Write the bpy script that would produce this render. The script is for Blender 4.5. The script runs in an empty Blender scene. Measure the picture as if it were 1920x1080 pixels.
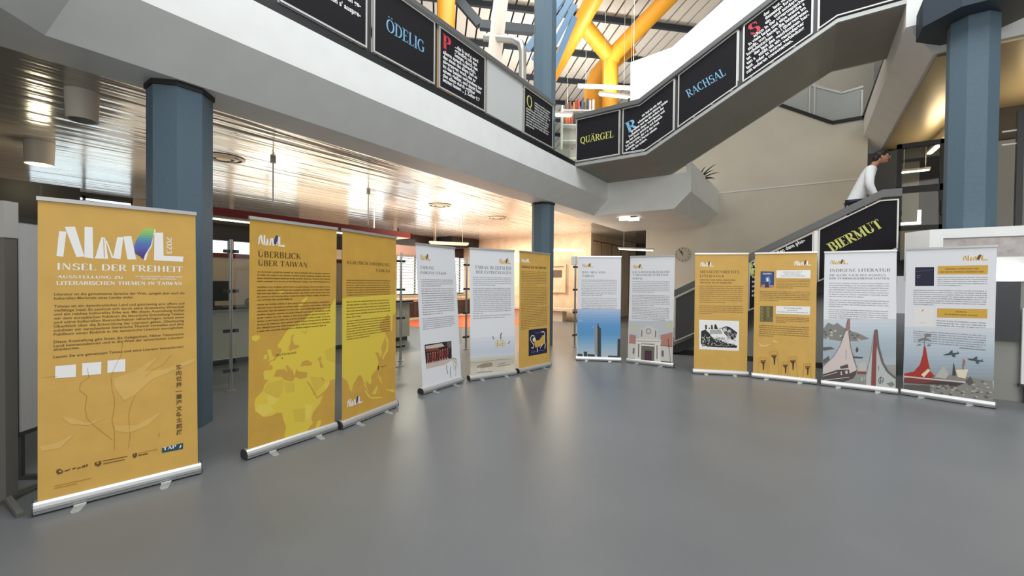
import bpy, bmesh, math, random
from mathutils import Vector, Matrix
S = bpy.context.scene
COL = S.collection
R = math.radians

# ------------------------------------------------------------------ camera, world, light, exposure
cam_d = bpy.data.cameras.new('camera')
cam_d.sensor_width = 36.0
cam_d.lens = 787.02 / 1920 * 36
cam_d.clip_end = 200
cam = bpy.data.objects.new('camera', cam_d)
COL.objects.link(cam)
cam.matrix_world = (Matrix.Translation((0, 0, 1.519)) @ Matrix.Rotation(R(35), 4, 'Z')
                    @ Matrix.Rotation(R(90 - 0.771), 4, 'X') @ Matrix.Rotation(R(0.591), 4, 'Z'))
S.camera = cam

world = bpy.data.worlds.new('daylight')
S.world = world
world.use_nodes = True
bg = world.node_tree.nodes['Background']
bg.inputs[0].default_value = (0.95, 0.97, 1.0, 1)
bg.inputs[1].default_value = 0.5

S.view_settings.view_transform = 'Standard'
S.view_settings.look = 'None'
S.view_settings.gamma = 1
S.view_settings.use_curve_mapping = False
S.view_settings.exposure = -0.12


def area(name, loc, sx, sy, energy, color, rot=(0, 0, 0)):
    d = bpy.data.lights.new(name, 'AREA')
    d.shape = 'RECTANGLE'; d.size = sx; d.size_y = sy
    d.energy = energy; d.color = color
    o = bpy.data.objects.new(name, d); COL.objects.link(o)
    o.location = loc; o.rotation_euler = rot
    return o


area('skylight_over_hall', (1.0, 2.5, 11.3), 10, 10, 1250, (0.95, 0.98, 1.0))
area('hall_window_front', (5.5, -8.0, 4.5), 12, 6, 940, (1.0, 0.97, 0.92), (R(78), 0, R(22)))
area('skylight_over_gallery', (-6.2, 8.0, 11.2), 5, 5, 420, (1, 0.98, 0.94))
WARM = (1, 0.88, 0.70)
for _x, _y, _e in [(-7.0, 12.5, 110), (-10.0, 13.5, 170), (-8.5, 18.5, 160), (-11.0, 9.5, 120), (-7.4, 7.6, 40)]:
    area('room_downlight', (_x, _y, 3.40), 0.5, 0.5, _e, WARM)
for _x, _y, _e in [(-7.4, 13.2, 80), (-10.2, 11.5, 120), (-8.3, 8.7, 60), (-9.6, 16.5, 110), (-9.4, 5.6, 75), (-9.0, 3.4, 30)]:
    area('ceiling_fill', (_x, _y, 2.80 if _y < 7 else 2.4), 2.0, 3.2, _e, WARM, (R(180), 0, 0))  # unseen lights added below the slat ceiling to brighten it
for _x, _y, _z, _e in [(-5.2, 12.3, 7.75, 70), (-4.4, 11.6, 7.1, 40), (-5.9, 10.6, 6.6, 50), (-9.5, 14.5, 7.5, 190), (-7.5, 16.5, 7.5, 120)]:
    area('roof_deck_fill', (_x, _y, _z), 0.4, 1.6, _e, (1, 0.95, 0.88), (R(180), 0, 0))  # added upward fill that brightens the roof deck, no fittings of its own
area('half_level_tube', (2.6, 14.3, 4.7), 0.3, 1.6, 20, (1, 0.84, 0.55), (R(180), 0, 0))
area('half_level_ceiling_light', (3.6, 11.6, 4.5), 0.4, 1.6, 32, (1, 0.84, 0.55), (R(180), 0, 0))

# ------------------------------------------------------------------ materials
MATS = {}


def lin(c):
    c = c / 255.0
    return c / 12.92 if c <= 0.04045 else ((c + 0.055) / 1.055) ** 2.4


def mat(name, rgb, rough=0.6, metal=0.0, emit=0.0, noise=0.0, scale=8.0, bump=0.0, trans=0.0, spec=0.5):
    if name in MATS:
        return MATS[name]
    m = bpy.data.materials.new(name)
    m.use_nodes = True
    nt = m.node_tree
    b = nt.nodes['Principled BSDF']
    c = (lin(rgb[0]), lin(rgb[1]), lin(rgb[2]), 1)
    b.inputs['Base Color'].default_value = c
    b.inputs['Roughness'].default_value = rough
    b.inputs['Metallic'].default_value = metal
    b.inputs['Specular IOR Level'].default_value = spec
    if trans:
        b.inputs['Transmission Weight'].default_value = trans
        b.inputs['IOR'].default_value = 1.05
    if emit:
        b.inputs['Emission Color'].default_value = c
        b.inputs['Emission Strength'].default_value = emit
    if noise or bump:
        tc = nt.nodes.new('ShaderNodeTexCoord')
        n = nt.nodes.new('ShaderNodeTexNoise')
        n.inputs['Scale'].default_value = scale
        n.inputs['Detail'].default_value = 4
        nt.links.new(tc.outputs['Object'], n.inputs['Vector'])
        if noise:
            r = nt.nodes.new('ShaderNodeValToRGB')
            e = r.color_ramp.elements
            e[0].position = 0.3; e[1].position = 0.7
            e[0].color = tuple(v * (1 - noise) for v in c[:3]) + (1,)
            e[1].color = tuple(min(1, v * (1 + noise)) for v in c[:3]) + (1,)
            nt.links.new(n.outputs['Fac'], r.inputs['Fac'])
            nt.links.new(r.outputs['Color'], b.inputs['Base Color'])
        if bump:
            bp = nt.nodes.new('ShaderNodeBump')
            bp.inputs['Strength'].default_value = bump
            bp.inputs['Distance'].default_value = 0.02
            nt.links.new(n.outputs['Fac'], bp.inputs['Height'])
            nt.links.new(bp.outputs['Normal'], b.inputs['Normal'])
    MATS[name] = m
    return m


def glass_mat(name, tint=(1, 1, 1), gloss=0.08):
    m = bpy.data.materials.new(name); m.use_nodes = True
    nt = m.node_tree
    for n in list(nt.nodes):
        nt.nodes.remove(n)
    out = nt.nodes.new('ShaderNodeOutputMaterial')
    mix = nt.nodes.new('ShaderNodeMixShader')
    t = nt.nodes.new('ShaderNodeBsdfTransparent'); g = nt.nodes.new('ShaderNodeBsdfGlossy')
    t.inputs[0].default_value = tint + (1,)
    g.inputs['Roughness'].default_value = 0.03
    mix.inputs[0].default_value = gloss
    nt.links.new(t.outputs[0], mix.inputs[1]); nt.links.new(g.outputs[0], mix.inputs[2])
    nt.links.new(mix.outputs[0], out.inputs[0])
    MATS[name] = m
    return m


M_white = mat('white_paint', (236, 238, 236), 0.55, noise=0.03, scale=3)
M_beige = mat('beige_wall', (214, 209, 194), 0.7, noise=0.03, scale=1.5)
M_soffit = mat('stair_soffit', (150, 147, 139), 0.7, noise=0.04, scale=2)
M_steel = mat('steel', (186, 186, 182), 0.28, 0.9)
M_alu = mat('aluminium', (205, 206, 204), 0.33, 0.75)
M_alu_dark = mat('dark_aluminium', (70, 70, 70), 0.4, 0.5)
M_frame = mat('panel_frame', (205, 204, 200), 0.4, 0.3)
M_rail = mat('rail_grey', (98, 99, 98), 0.45, 0.2)
M_black = mat('black_edge', (18, 18, 20), 0.5)
M_board = mat('dark_board', (31, 29, 32), 0.7, noise=0.05, scale=3, spec=0.15)
M_blue = mat('column_blue', (84, 106, 120), 0.6, noise=0.05, scale=40, bump=0.05)
M_blue_dark = mat('collar_blue', (40, 54, 68), 0.6)
M_yellow = mat('duct_yellow', (226, 156, 40), 0.45)
M_beam = mat('roof_beam', (40, 50, 60), 0.5)
M_deck = mat('roof_deck', (236, 228, 216), 0.6)
M_red = mat('canopy_red', (120, 26, 22), 0.5)
M_brown = mat('dark_brown', (48, 36, 32), 0.4)
M_counter = mat('counter_front', (196, 190, 176), 0.5)
M_dark = mat('dark_grey', (48, 50, 52), 0.5)
M_wood = mat('pale_wood', (220, 196, 168), 0.5, noise=0.12, scale=4)
M_greywall = mat('grey_wall', (150, 150, 144), 0.6, noise=0.03, scale=3)
M_pin = mat('pinboard_grey', (188, 187, 184), 0.85, noise=0.04, scale=60)
M_post = mat('post_grey', (110, 108, 102), 0.5, 0.3)
M_glass = glass_mat('clear_glass', (0.93, 0.96, 0.95), 0.07)
M_glass_dim = glass_mat('dim_glass', (0.9, 0.9, 0.86), 0.02)
M_lamp = mat('lamp_warm', (255, 238, 190), 0.5, emit=6)
M_lampw = mat('lamp_white', (255, 252, 235), 0.5, emit=5)
M_orange = mat('orange_carpet', (214, 100, 66), 0.9)


def floor_material():
    m = bpy.data.materials.new('floor_linoleum'); m.use_nodes = True
    nt = m.node_tree; b = nt.nodes['Principled BSDF']
    tc = nt.nodes.new('ShaderNodeTexCoord')
    n = nt.nodes.new('ShaderNodeTexNoise'); n.inputs['Scale'].default_value = 0.9; n.inputs['Detail'].default_value = 5
    n2 = nt.nodes.new('ShaderNodeTexNoise'); n2.inputs['Scale'].default_value = 120; n2.inputs['Detail'].default_value = 2
    mx = nt.nodes.new('ShaderNodeMix'); mx.data_type = 'FLOAT'; mx.inputs[0].default_value = 0.35
    r = nt.nodes.new('ShaderNodeValToRGB')
    e = r.color_ramp.elements
    e[0].position = 0.3; e[1].position = 0.72
    e[0].color = (lin(100), lin(103), lin(105), 1); e[1].color = (lin(113), lin(115), lin(116), 1)
    nt.links.new(tc.outputs['Object'], n.inputs['Vector']); nt.links.new(tc.outputs['Object'], n2.inputs['Vector'])
    nt.links.new(n.outputs['Fac'], mx.inputs[2]); nt.links.new(n2.outputs['Fac'], mx.inputs[3])
    nt.links.new(mx.outputs[0], r.inputs['Fac']); nt.links.new(r.outputs['Color'], b.inputs['Base Color'])
    rr = nt.nodes.new('ShaderNodeMapRange')
    rr.inputs[3].default_value = 0.3; rr.inputs[4].default_value = 0.42
    nt.links.new(n.outputs['Fac'], rr.inputs[0]); nt.links.new(rr.outputs[0], b.inputs['Roughness'])
    b.inputs['Specular IOR Level'].default_value = 0.45
    return m


def slat_ceiling_material():
    m = bpy.data.materials.new('metal_slat_ceiling'); m.use_nodes = True
    nt = m.node_tree; b = nt.nodes['Principled BSDF']
    b.inputs['Base Color'].default_value = (lin(184), lin(178), lin(168), 1)
    b.inputs['Metallic'].default_value = 0.25
    b.inputs['Roughness'].default_value = 0.16
    b.inputs['IOR'].default_value = 1.7
    tc = nt.nodes.new('ShaderNodeTexCoord')
    mp = nt.nodes.new('ShaderNodeMapping'); mp.inputs['Scale'].default_value = (6.5, 0.5, 1)
    n = nt.nodes.new('ShaderNodeTexNoise'); n.inputs['Scale'].default_value = 1.0; n.inputs['Detail'].default_value = 1.5
    bp = nt.nodes.new('ShaderNodeBump'); bp.inputs['Strength'].default_value = 0.8; bp.inputs['Distance'].default_value = 0.024
    nt.links.new(tc.outputs['Object'], mp.inputs['Vector']); nt.links.new(mp.outputs['Vector'], n.inputs['Vector'])
    nt.links.new(n.outputs['Fac'], bp.inputs['Height']); nt.links.new(bp.outputs['Normal'], b.inputs['Normal'])
    return m


M_floor = floor_material()
M_slat = slat_ceiling_material()

# print colours of the banners
PC = dict(ochre=(208, 166, 82), ochre_pale=(224, 188, 112), ochre_swoosh=(216, 177, 98), ochre_dark=(176, 122, 36), ochre_map=(204, 160, 68), ochre_map_base=(204, 160, 68), white=(238, 238, 236),
          ink=(98, 74, 32), ink_soft=(120, 84, 30), grey_ink=(104, 104, 110), gold=(206, 164, 74), gold_dark=(150, 116, 50), gold_box=(206, 164, 66),
          green=(156, 196, 92), teal=(92, 152, 170), blue=(84, 104, 176), violet=(92, 74, 140), blue_ink=(60, 62, 110), teal_dark=(34, 74, 90),
          land=(224, 198, 72), land_mid=(214, 186, 70), land_light=(230, 206, 92), black=(24, 24, 24), paper_grey=(176, 178, 176), paper_white=(228, 226, 224),
          photo_dark=(44, 26, 26), photo_tan=(196, 184, 172), photo_tan2=(96, 90, 84), photo_rust=(130, 62, 44), photo_plum=(90, 40, 56), photo_red=(150, 50, 60),
          photo_skin=(176, 128, 104), photo_pink=(196, 120, 120), photo_grey=(126, 128, 130), leaf_tan=(170, 160, 110), leaf_pale=(196, 198, 172),
          sea1=(214, 216, 222), sea2=(206, 212, 222), sea3=(196, 204, 214), sand1=(206, 200, 184), sand2=(192, 184, 164), sand3=(214, 204, 180), sand_dark=(150, 138, 116),
          night=(22, 26, 56), night_line=(92, 96, 150), cream=(228, 218, 190),
          sky0=(172, 192, 218), sky1=(126, 166, 212), sky2=(92, 152, 204), sky3=(96, 156, 202), sky4=(140, 178, 206), sky5=(170, 190, 206), haze=(190, 194, 200),
          tower=(150, 146, 140), tower_dark=(40, 54, 60), stone=(206, 204, 198), stone_lt=(222, 220, 214), stone_sh=(112, 106, 98), brick=(180, 128, 116),
          cover_blue=(40, 66, 116), cover_sky=(90, 130, 180), cover_olive=(104, 96, 48), cover_olive2=(130, 122, 72), cover_olive3=(84, 80, 40), cover_navy=(26, 28, 52), brown=(70, 46, 14),
          sea_a=(186, 200, 208), sea_b=(168, 182, 192), sea_c=(160, 174, 184), sea_d=(140, 148, 150), sea_pale=(200, 208, 218), shore=(150, 152, 148), shore2=(138, 136, 130), shore_lt=(178, 184, 182),
          rock=(128, 126, 122), rock_lt=(184, 182, 176), rock_dk=(92, 90, 86), rock_gn=(120, 124, 112),
          boat_pale=(206, 192, 188), boat_red_pale=(158, 110, 100), boat_rim=(96, 88, 86), boat_dark=(74, 64, 62), boat_red=(128, 62, 58), boat_bright=(170, 52, 40), plane=(70, 82, 92),
          txt_white=(235, 235, 235), txt_blue=(120, 178, 214), txt_red=(208, 50, 70), txt_lime=(206, 208, 112))


def pmat(k):
    if isinstance(k, tuple):
        return mat('print_%d_%d_%d' % k, k, 0.5)
    if k in PC:
        return mat('print_' + k, PC[k], 0.5, noise=0.05 if k[:5] == 'ochre' else 0, scale=7)
    return MATS[k]


# ------------------------------------------------------------------ mesh building
class MB:
    """collects faces with a material each, links them as one mesh object"""
    def __init__(s):
        s.v = []; s.f = []; s.m = []; s.mats = []; s.sm = []

    def mi(s, m):
        if m not in s.mats:
            s.mats.append(m)
        return s.mats.index(m)

    def add(s, vs, fs, m, smooth=False):
        o = len(s.v); k = s.mi(m)
        s.v.extend(tuple(p) for p in vs)
        for f in fs:
            s.f.append(tuple(i + o for i in f)); s.m.append(k); s.sm.append(smooth)
        return s

    def box(s, x0, x1, y0, y1, z0, z1, m):
        x0, x1 = min(x0, x1), max(x0, x1); y0, y1 = min(y0, y1), max(y0, y1); z0, z1 = min(z0, z1), max(z0, z1)
        v = [(x, y, z) for x in (x0, x1) for y in (y0, y1) for z in (z0, z1)]
        return s.add(v, [(0, 1, 3, 2), (4, 6, 7, 5), (0, 4, 5, 1), (2, 3, 7, 6), (0, 2, 6, 4), (1, 5, 7, 3)], m)

    def prism(s, poly, a, b, axis, m):
        """poly in the two other axes (x,z for axis y; y,z for axis x; x,y for axis z)"""
        n = len(poly)
        def P(q, t):
            return (t, q[0], q[1]) if axis == 'x' else (q[0], t, q[1]) if axis == 'y' else (q[0], q[1], t)
        v = [P(q, a) for q in poly] + [P(q, b) for q in poly]
        f = [tuple(range(n)), tuple(range(2 * n - 1, n - 1, -1))] + [(i, n + i, n + (i + 1) % n, (i + 1) % n) for i in range(n)]
        return s.add(v, f, m)

    def tube(s, pts, r, m, n=12, cap=True):
        pts = [Vector(p) for p in pts]
        rr = r if isinstance(r, (list, tuple)) else [r] * len(pts)
        v = []; f = []
        prev = None
        for i, p in enumerate(pts):
            d = (pts[min(i + 1, len(pts) - 1)] - pts[max(i - 1, 0)]).normalized()
            if prev is None:
                a = d.orthogonal().normalized()
            else:
                a = (prev - d * prev.dot(d)).normalized()
            prev = a; b = d.cross(a)
            k = 1.0
            if 0 < i < len(pts) - 1:
                c = (pts[i] - pts[i - 1]).normalized().dot((pts[i + 1] - pts[i]).normalized())
                k = 1 / max(0.5, math.sqrt((1 + c) / 2))
            for j in range(n):
                t = 2 * math.pi * j / n
                v.append(p + (a * math.cos(t) + b * math.sin(t)) * rr[i] * (k if False else 1))
        for i in range(len(pts) - 1):
            for j in range(n):
                f.append((i * n + j, i * n + (j + 1) % n, (i + 1) * n + (j + 1) % n, (i + 1) * n + j))
        s.add(v, f, m, True)
        if cap:
            s.add(v[:n], [tuple(range(n - 1, -1, -1))], m); s.add(v[-n:], [tuple(range(n))], m)
        return s

    def cyl(s, x, y, z0, z1, r, m, n=24, r1=None):
        r1 = r if r1 is None else r1
        v = [(x + r * math.cos(2 * math.pi * j / n), y + r * math.sin(2 * math.pi * j / n), z0) for j in range(n)]
        v += [(x + r1 * math.cos(2 * math.pi * j / n), y + r1 * math.sin(2 * math.pi * j / n), z1) for j in range(n)]
        s.add(v, [(j, (j + 1) % n, n + (j + 1) % n, n + j) for j in range(n)], m, n > 10)
        s.add(v[:n], [tuple(range(n - 1, -1, -1))], m); s.add(v[n:], [tuple(range(n))], m)
        return s

    def bar(s, a, b, w, h, m, up=(0, 0, 1)):
        """box beam from a to b, w wide and h tall"""
        a = Vector(a); b = Vector(b); d = (b - a).normalized(); up = Vector(up)
        x = d.cross(up).normalized(); u = x.cross(d).normalized()
        v = [p + x * sx * w / 2 + u * su * h / 2 for p in (a, b) for sx, su in ((-1, -1), (1, -1), (1, 1), (-1, 1))]
        return s.add(v, [(3, 2, 1, 0), (4, 5, 6, 7), (0, 1, 5, 4), (1, 2, 6, 5), (2, 3, 7, 6), (3, 0, 4, 7)], m)

    def build(s, name, parent=None, recalc=True):
        me = bpy.data.meshes.new(name)
        me.from_pydata([tuple(p) for p in s.v], [], s.f)
        for m in s.mats:
            me.materials.append(m)
        me.polygons.foreach_set('material_index', s.m)
        me.polygons.foreach_set('use_smooth', s.sm)
        if recalc:
            b = bmesh.new(); b.from_mesh(me)
            bmesh.ops.recalc_face_normals(b, faces=b.faces); b.to_mesh(me); b.free()
        me.update()
        o = bpy.data.objects.new(name, me); COL.objects.link(o)
        if parent:
            o.parent = parent
        return o


def tag(o, label=None, cat=None, group=None, kind=None):
    if label: o['label'] = label
    if cat: o['category'] = cat
    if group: o['group'] = group
    if kind: o['kind'] = kind
    return o


def thing(name, label, cat, loc=(0, 0, 0), rz=0, group=None):
    o = bpy.data.objects.new(name, None); COL.objects.link(o)
    o.location = loc; o.rotation_euler = (0, 0, rz)
    o.empty_display_size = 0.1
    return tag(o, label, cat, group)


def copy_tree(o, loc, rz=None, label=None, parent=None):
    c = o.copy(); COL.objects.link(c)
    if parent is not None:
        c.parent = parent
    else:
        c.location = loc
        if rz is not None: c.rotation_euler = (0, 0, rz)
        if label: c['label'] = label
    for ch in list(o.children):
        copy_tree(ch, None, parent=c)
    return c


def struct(name, mb, label=None, cat=None):
    return tag(mb.build(name), label, cat, None, 'structure')


# ------------------------------------------------------------------ lettering: broad-pen capitals, and the default face
def arc(cx, cy, rx, ry, a0, a1, n=16):
    return [(cx + rx * math.cos(R(a0 + (a1 - a0) * i / n)), cy + ry * math.sin(R(a0 + (a1 - a0) * i / n))) for i in range(n + 1)]


def G(w, *strokes, serif=()):
    return w, strokes, serif


GL = {
    'I': G(.42, [(.21, 0), (.21, 1)], serif=[(.21, 0), (.21, 1)]),
    'L': G(.74, [(.21, 0), (.21, 1)], 't', [(.21, .03), (.68, .03), (.7, .25)], serif=[(.21, 0), (.21, 1)]),
    'E': G(.76, [(.21, 0), (.21, 1)], 't', [(.21, .03), (.68, .03), (.7, .24)], 't', [(.21, .52), (.56, .52)], 't', [(.21, .97), (.66, .97), (.67, .78)], serif=[(.15, 0), (.15, 1)]),
    'F': G(.7, [(.21, 0), (.21, 1)], 't', [(.21, .52), (.56, .52)], 't', [(.21, .97), (.66, .97), (.67, .78)], serif=[(.21, 0), (.15, 1)]),
    'D': G(.94, [(.21, 0), (.21, 1)], [(.2, .97)] + arc(.42, .5, .4, .47, 90, -90) + [(.2, .03)], serif=[(.15, 0), (.15, 1)]),
    'O': G(.98, arc(.49, .5, .38, .48, 0, 360, 30)),
    'Q': G(.98, arc(.49, .5, .38, .48, 0, 360, 30), [(.45, .1), (.7, -.12), (.95, -.18)]),
    'C': G(.88, arc(.49, .5, .38, .48, 48, 312, 24), 't', [(.76, .98), (.76, .72)]),
    'G': G(.96, arc(.49, .5, .38, .48, 48, 300, 24), [(.78, .06), (.78, .42)], 't', [(.76, .98), (.76, .72)], serif=[(.78, .44)]),
    'U': G(.94, [(.2, 1), (.2, .35)] + arc(.46, .33, .26, .31, 180, 360, 14)[1:], 't', [(.74, .33), (.74, 1)], serif=[(.2, 1), (.74, 1)]),
    'A': G(.92, 't', [(.1, 0), (.44, 1)], [(.44, 1), (.8, 0)], 't', [(.23, .34), (.68, .34)], serif=[(.1, 0), (.8, 0)]),
    'R': G(.9, [(.21, 0), (.21, 1)], [(.2, .97)] + arc(.42, .74, .26, .23, 90, -90) + [(.2, .51)], [(.42, .5), (.8, 0)], serif=[(.21, 0), (.15, 1), (.82, 0)]),
    'P': G(.8, [(.21, 0), (.21, 1)], [(.2, .97)] + arc(.42, .73, .28, .24, 90, -90) + [(.2, .49)], serif=[(.21, 0), (.15, 1)]),
    'B': G(.86, [(.21, 0), (.21, 1)], [(.2, .97)] + arc(.42, .75, .24, .22, 90, -90) + [(.2, .53)], [(.2, .53)] + arc(.45, .28, .28, .25, 90, -90) + [(.2, .03)], serif=[(.15, 0), (.15, 1)]),
    'S': G(.76, arc(.4, .74, .24, .23, 40, 250, 14) + arc(.38, .27, .27, .25, 75, -150, 16), 't', [(.64, .97), (.64, .72)], 't', [(.1, .03), (.1, .28)]),
    'H': G(.98, [(.21, 0), (.21, 1)], [(.77, 0), (.77, 1)], 't', [(.21, .51), (.77, .51)], serif=[(.21, 0), (.21, 1), (.77, 0), (.77, 1)]),
    'M': G(1.14, 't', [(.17, 0), (.17, 1)], [(.19, 1), (.55, .06)], 't', [(.55, .06), (.92, 1)], [(.92, 0), (.92, 1)], serif=[(.17, 0), (.92, 0), (.14, 1), (.95, 1)]),
    'N': G(.98, 't', [(.19, 0), (.19, 1)], [(.2, 1), (.78, 0)], 't', [(.78, 0), (.78, 1)], serif=[(.19, 0), (.15, 1), (.78, 1)]),
    'T': G(.84, [(.42, 0), (.42, 1)], 't', [(.08, .76), (.1, .97), (.74, .97), (.76, .76)], serif=[(.42, 0)]),
    'K': G(.9, [(.21, 0), (.21, 1)], 't', [(.21, .42), (.76, 1)], [(.38, .58), (.82, 0)], serif=[(.21, 0), (.21, 1), (.82, 0)]),
    'W': G(1.26, [(.1, 1), (.38, 0)], 't', [(.38, 0), (.62, .95)], [(.6, 1), (.88, 0)], 't', [(.88, 0), (1.14, 1)], serif=[(.1, 1), (1.14, 1)]),
    'V': G(.9, [(.1, 1), (.46, 0)], 't', [(.46, 0), (.8, 1)], serif=[(.1, 1), (.8, 1)]),
    'Z': G(.8, 't', [(.14, .78), (.14, .97), (.68, .97)], [(.68, .97), (.1, .03)], 't', [(.1, .03), (.7, .03), (.7, .24)]),
    'X': G(.9, [(.1, 1), (.78, 0)], 't', [(.1, 0), (.78, 1)]), 'Y': G(.86, [(.1, 1), (.42, .5), (.42, 0)], 't', [(.42, .5), (.76, 1)], serif=[(.42, 0)]),
    'J': G(.5, [(.28, 1), (.28, .1), (.1, -.05)], serif=[(.28, 1)]),
    '2': G(.66, arc(.32, .74, .22, .24, 160, -20, 12) + [(.1, .03)], 't', [(.1, .03), (.56, .03)]), '0': G(.7, arc(.35, .5, .25, .48, 0, 360, 24)),
    '3': G(.66, arc(.3, .75, .2, .22, 150, -90, 12), arc(.3, .27, .25, .26, 90, -150, 14)),
    '-': G(.5, 't', [(.08, .45), (.42, .45)]), ':': G(.36, [(.18, .08), (.18, .14)], [(.18, .58), (.18, .64)]), ',': G(.34, 't', [(.2, .08), (.12, -.12)]),
    '(': G(.4, arc(.42, .5, .26, .6, 130, 230, 10)), ')': G(.4, arc(0, .5, .26, .6, 50, -50, 10)), ' ': G(.45),
}
for ch, b in (('Ö', 'O'), ('Ä', 'A'), ('Ü', 'U')):
    w, st, se = GL[b]
    GL[ch] = (w, st + ([(w / 2 - .18, 1.15), (w / 2 - .18, 1.21)], [(w / 2 + .16, 1.15), (w / 2 + .16, 1.21)]), se)


def stroke_quads(pts, hw):
    """quads along a polyline; hw(nx,ny) gives the half width across the normal"""
    out = []; n = len(pts); nor = []
    for i in range(n):
        a = pts[max(i - 1, 0)]; b = pts[min(i + 1, n - 1)]
        d = math.hypot(b[0] - a[0], b[1] - a[1]) or 1e-6
        nor.append((-(b[1] - a[1]) / d, (b[0] - a[0]) / d))
    for i in range(n - 1):
        q = []
        sharp = (nor[i][0] * nor[i + 1][0] + nor[i][1] * nor[i + 1][1]) < .8
        dx = pts[i + 1][0] - pts[i][0]; dy = pts[i + 1][1] - pts[i][1]; dd = math.hypot(dx, dy) or 1e-6
        own = (-dy / dd, dx / dd)
        for j, sgn in ((i, 1), (i, -1), (i + 1, -1), (i + 1, 1)):
            nn = own if n < 8 else nor[j]
            h = hw(*nn)
            q.append((pts[j][0] + nn[0] * h * sgn, pts[j][1] + nn[1] * h * sgn))
        out.append(q)
    return out


def caps_polys(text, serif, thick=.085, thin=.028, space=.0):
    """polygons of a line set in capitals with cap height 1; returns polys, advance"""
    def nib(nx, ny): return math.sqrt((thick * nx) ** 2 + (thin * ny) ** 2)
    def fine(nx, ny): return thin
    x = 0.0; polys = []
    for ch in text:
        w, strokes, se = GL.get(ch, GL[' '])
        kind = nib
        for st in strokes:
            if st == 't':
                kind = fine; continue
            for q in stroke_quads(st, kind):
                polys.append([(x + a, b) for a, b in q])
            kind = nib
        if serif:
            for sx, sy in se:
                polys.append([(x + sx - .17, sy - .028), (x + sx + .17, sy - .028), (x + sx + .17, sy + .028), (x + sx - .17, sy + .028)])
        x += w + space
    return polys, x


_fonts = {}


def font_mesh(text, bold=0.0):
    """flat mesh of a line in Blender's own face at size 1: verts, faces, width"""
    key = (text, bold)
    if key not in _fonts:
        cu = bpy.data.curves.new('lettering', 'FONT'); cu.body = text; cu.resolution_u = 2; cu.offset = bold
        cu.fill_mode = 'FRONT'
        o = bpy.data.objects.new('lettering', cu); COL.objects.link(o)
        dg = bpy.context.evaluated_depsgraph_get(); dg.update()
        me = bpy.data.meshes.new_from_object(o.evaluated_get(dg))
        v = [(p.co.x, p.co.y) for p in me.vertices]; f = [tuple(p.vertices) for p in me.polygons]
        bpy.data.objects.remove(o); bpy.data.meshes.remove(me); bpy.data.curves.remove(cu)
        w0 = min([p[0] for p in v] or [0]); w1 = max([p[0] for p in v] or [1])
        _fonts[key] = ([(a - w0, b) for a, b in v], f, w1 - w0)
    return _fonts[key]


def clip_poly(p, x0, x1, y0, y1):
    for ax, lim, sg in ((0, x0, 1), (0, x1, -1), (1, y0, 1), (1, y1, -1)):
        q = []
        for i in range(len(p)):
            a = p[i - 1]; b = p[i]
            ia = (a[ax] - lim) * sg >= 0; ib = (b[ax] - lim) * sg >= 0
            if ia != ib:
                t = (lim - a[ax]) / (b[ax] - a[ax])
                q.append((a[0] + (b[0] - a[0]) * t, a[1] + (b[1] - a[1]) * t))
            if ib: q.append(b)
        p = q
        if not p: return p
    return p


class Print:
    """printed shapes on a plane: P(u, v, lift) gives the point in the object's space"""
    def __init__(s, mb, P, box, step=3e-5):
        s.mb = mb; s.P = P; s.box = box; s.k = 1; s.step = step

    def up(s): s.k += 1

    def poly(s, pts, m, lift=True):
        if lift: s.up()
        p = clip_poly(list(pts), *s.box) if s.box else list(pts)
        if len(p) < 3: return
        v = [s.P(a, b, s.k * s.step) for a, b in p]
        if len(p) > 4:
            from mathutils.geometry import tessellate_polygon
            tri = tessellate_polygon([[Vector((a, b, 0)) for a, b in p]])
            s.mb.add(v, [tuple(t) for t in tri], m)
        else:
            s.mb.add(v, [tuple(range(len(p)))], m)

    def line(s, pts, w, m):
        s.up()
        for q in stroke_quads(pts, lambda a, b: w / 2):
            s.poly(q, m, False)

    def caps(s, text, u, v, w, h, m, serif=False, rot=0.0, thick=.085, thin=.028):
        polys, adv = caps_polys(text, serif, thick, thin)
        s.up(); c, sn = math.cos(rot), math.sin(rot)
        kx = w / adv if w else h
        for q in polys:
            s.poly([(u + a * kx * c - b * h * sn, v + a * kx * sn + b * h * c) for a, b in q], m, False)

    def face(s, text, u, v, w, h, m, bold=0.0, rot=0.0, slant=0.0, center=False):
        vs, fs, wd = font_mesh(text, bold)
        s.up(); c, sn = math.cos(rot), math.sin(rot); kx = w / wd if w else h
        if center: u -= wd * kx / 2; v -= h * .36
        pts = []
        for a, b in vs:
            a = a * kx + b * h * slant; b = b * h
            pts.append(s.P(u + a * c - b * sn, v + a * sn + b * c, s.k * s.step))
        s.mb.add(pts, fs, m)

    def scribble(s, u0, u1, v, h, rng, m, caps=False):
        """a line of print too small to read: words of small upright marks"""
        u = u0
        while u < u1 - h * .4:
            n = rng.randint(2, 11)
            for i in range(n):
                w = h * rng.choice((.26, .46, .5, .52, .62))
                if u + w > u1: break
                top = v + (h if caps or rng.random() < .28 else h * .68); bot = v - (h * .26 if not caps and rng.random() < .12 else 0)
                t = h * .17
                s.poly([(u, bot), (u + t, bot), (u + t, top), (u, top)], m, False)
                if w > h * .4:
                    k = rng.random()
                    s.poly([(u + w - t - h * .1, v), (u + w - h * .1, v), (u + w - h * .1, v + h * .66), (u + w - t - h * .1, v + h * .66)], m, False)
                    yy = v + h * (.56 if k < .45 else .02 if k < .8 else .3)
                    s.poly([(u, yy), (u + w - h * .1, yy), (u + w - h * .1, yy + h * .11), (u, yy + h * .11)], m, False)
                u += w + h * .06
            u += h * rng.uniform(.3, .55)

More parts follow.
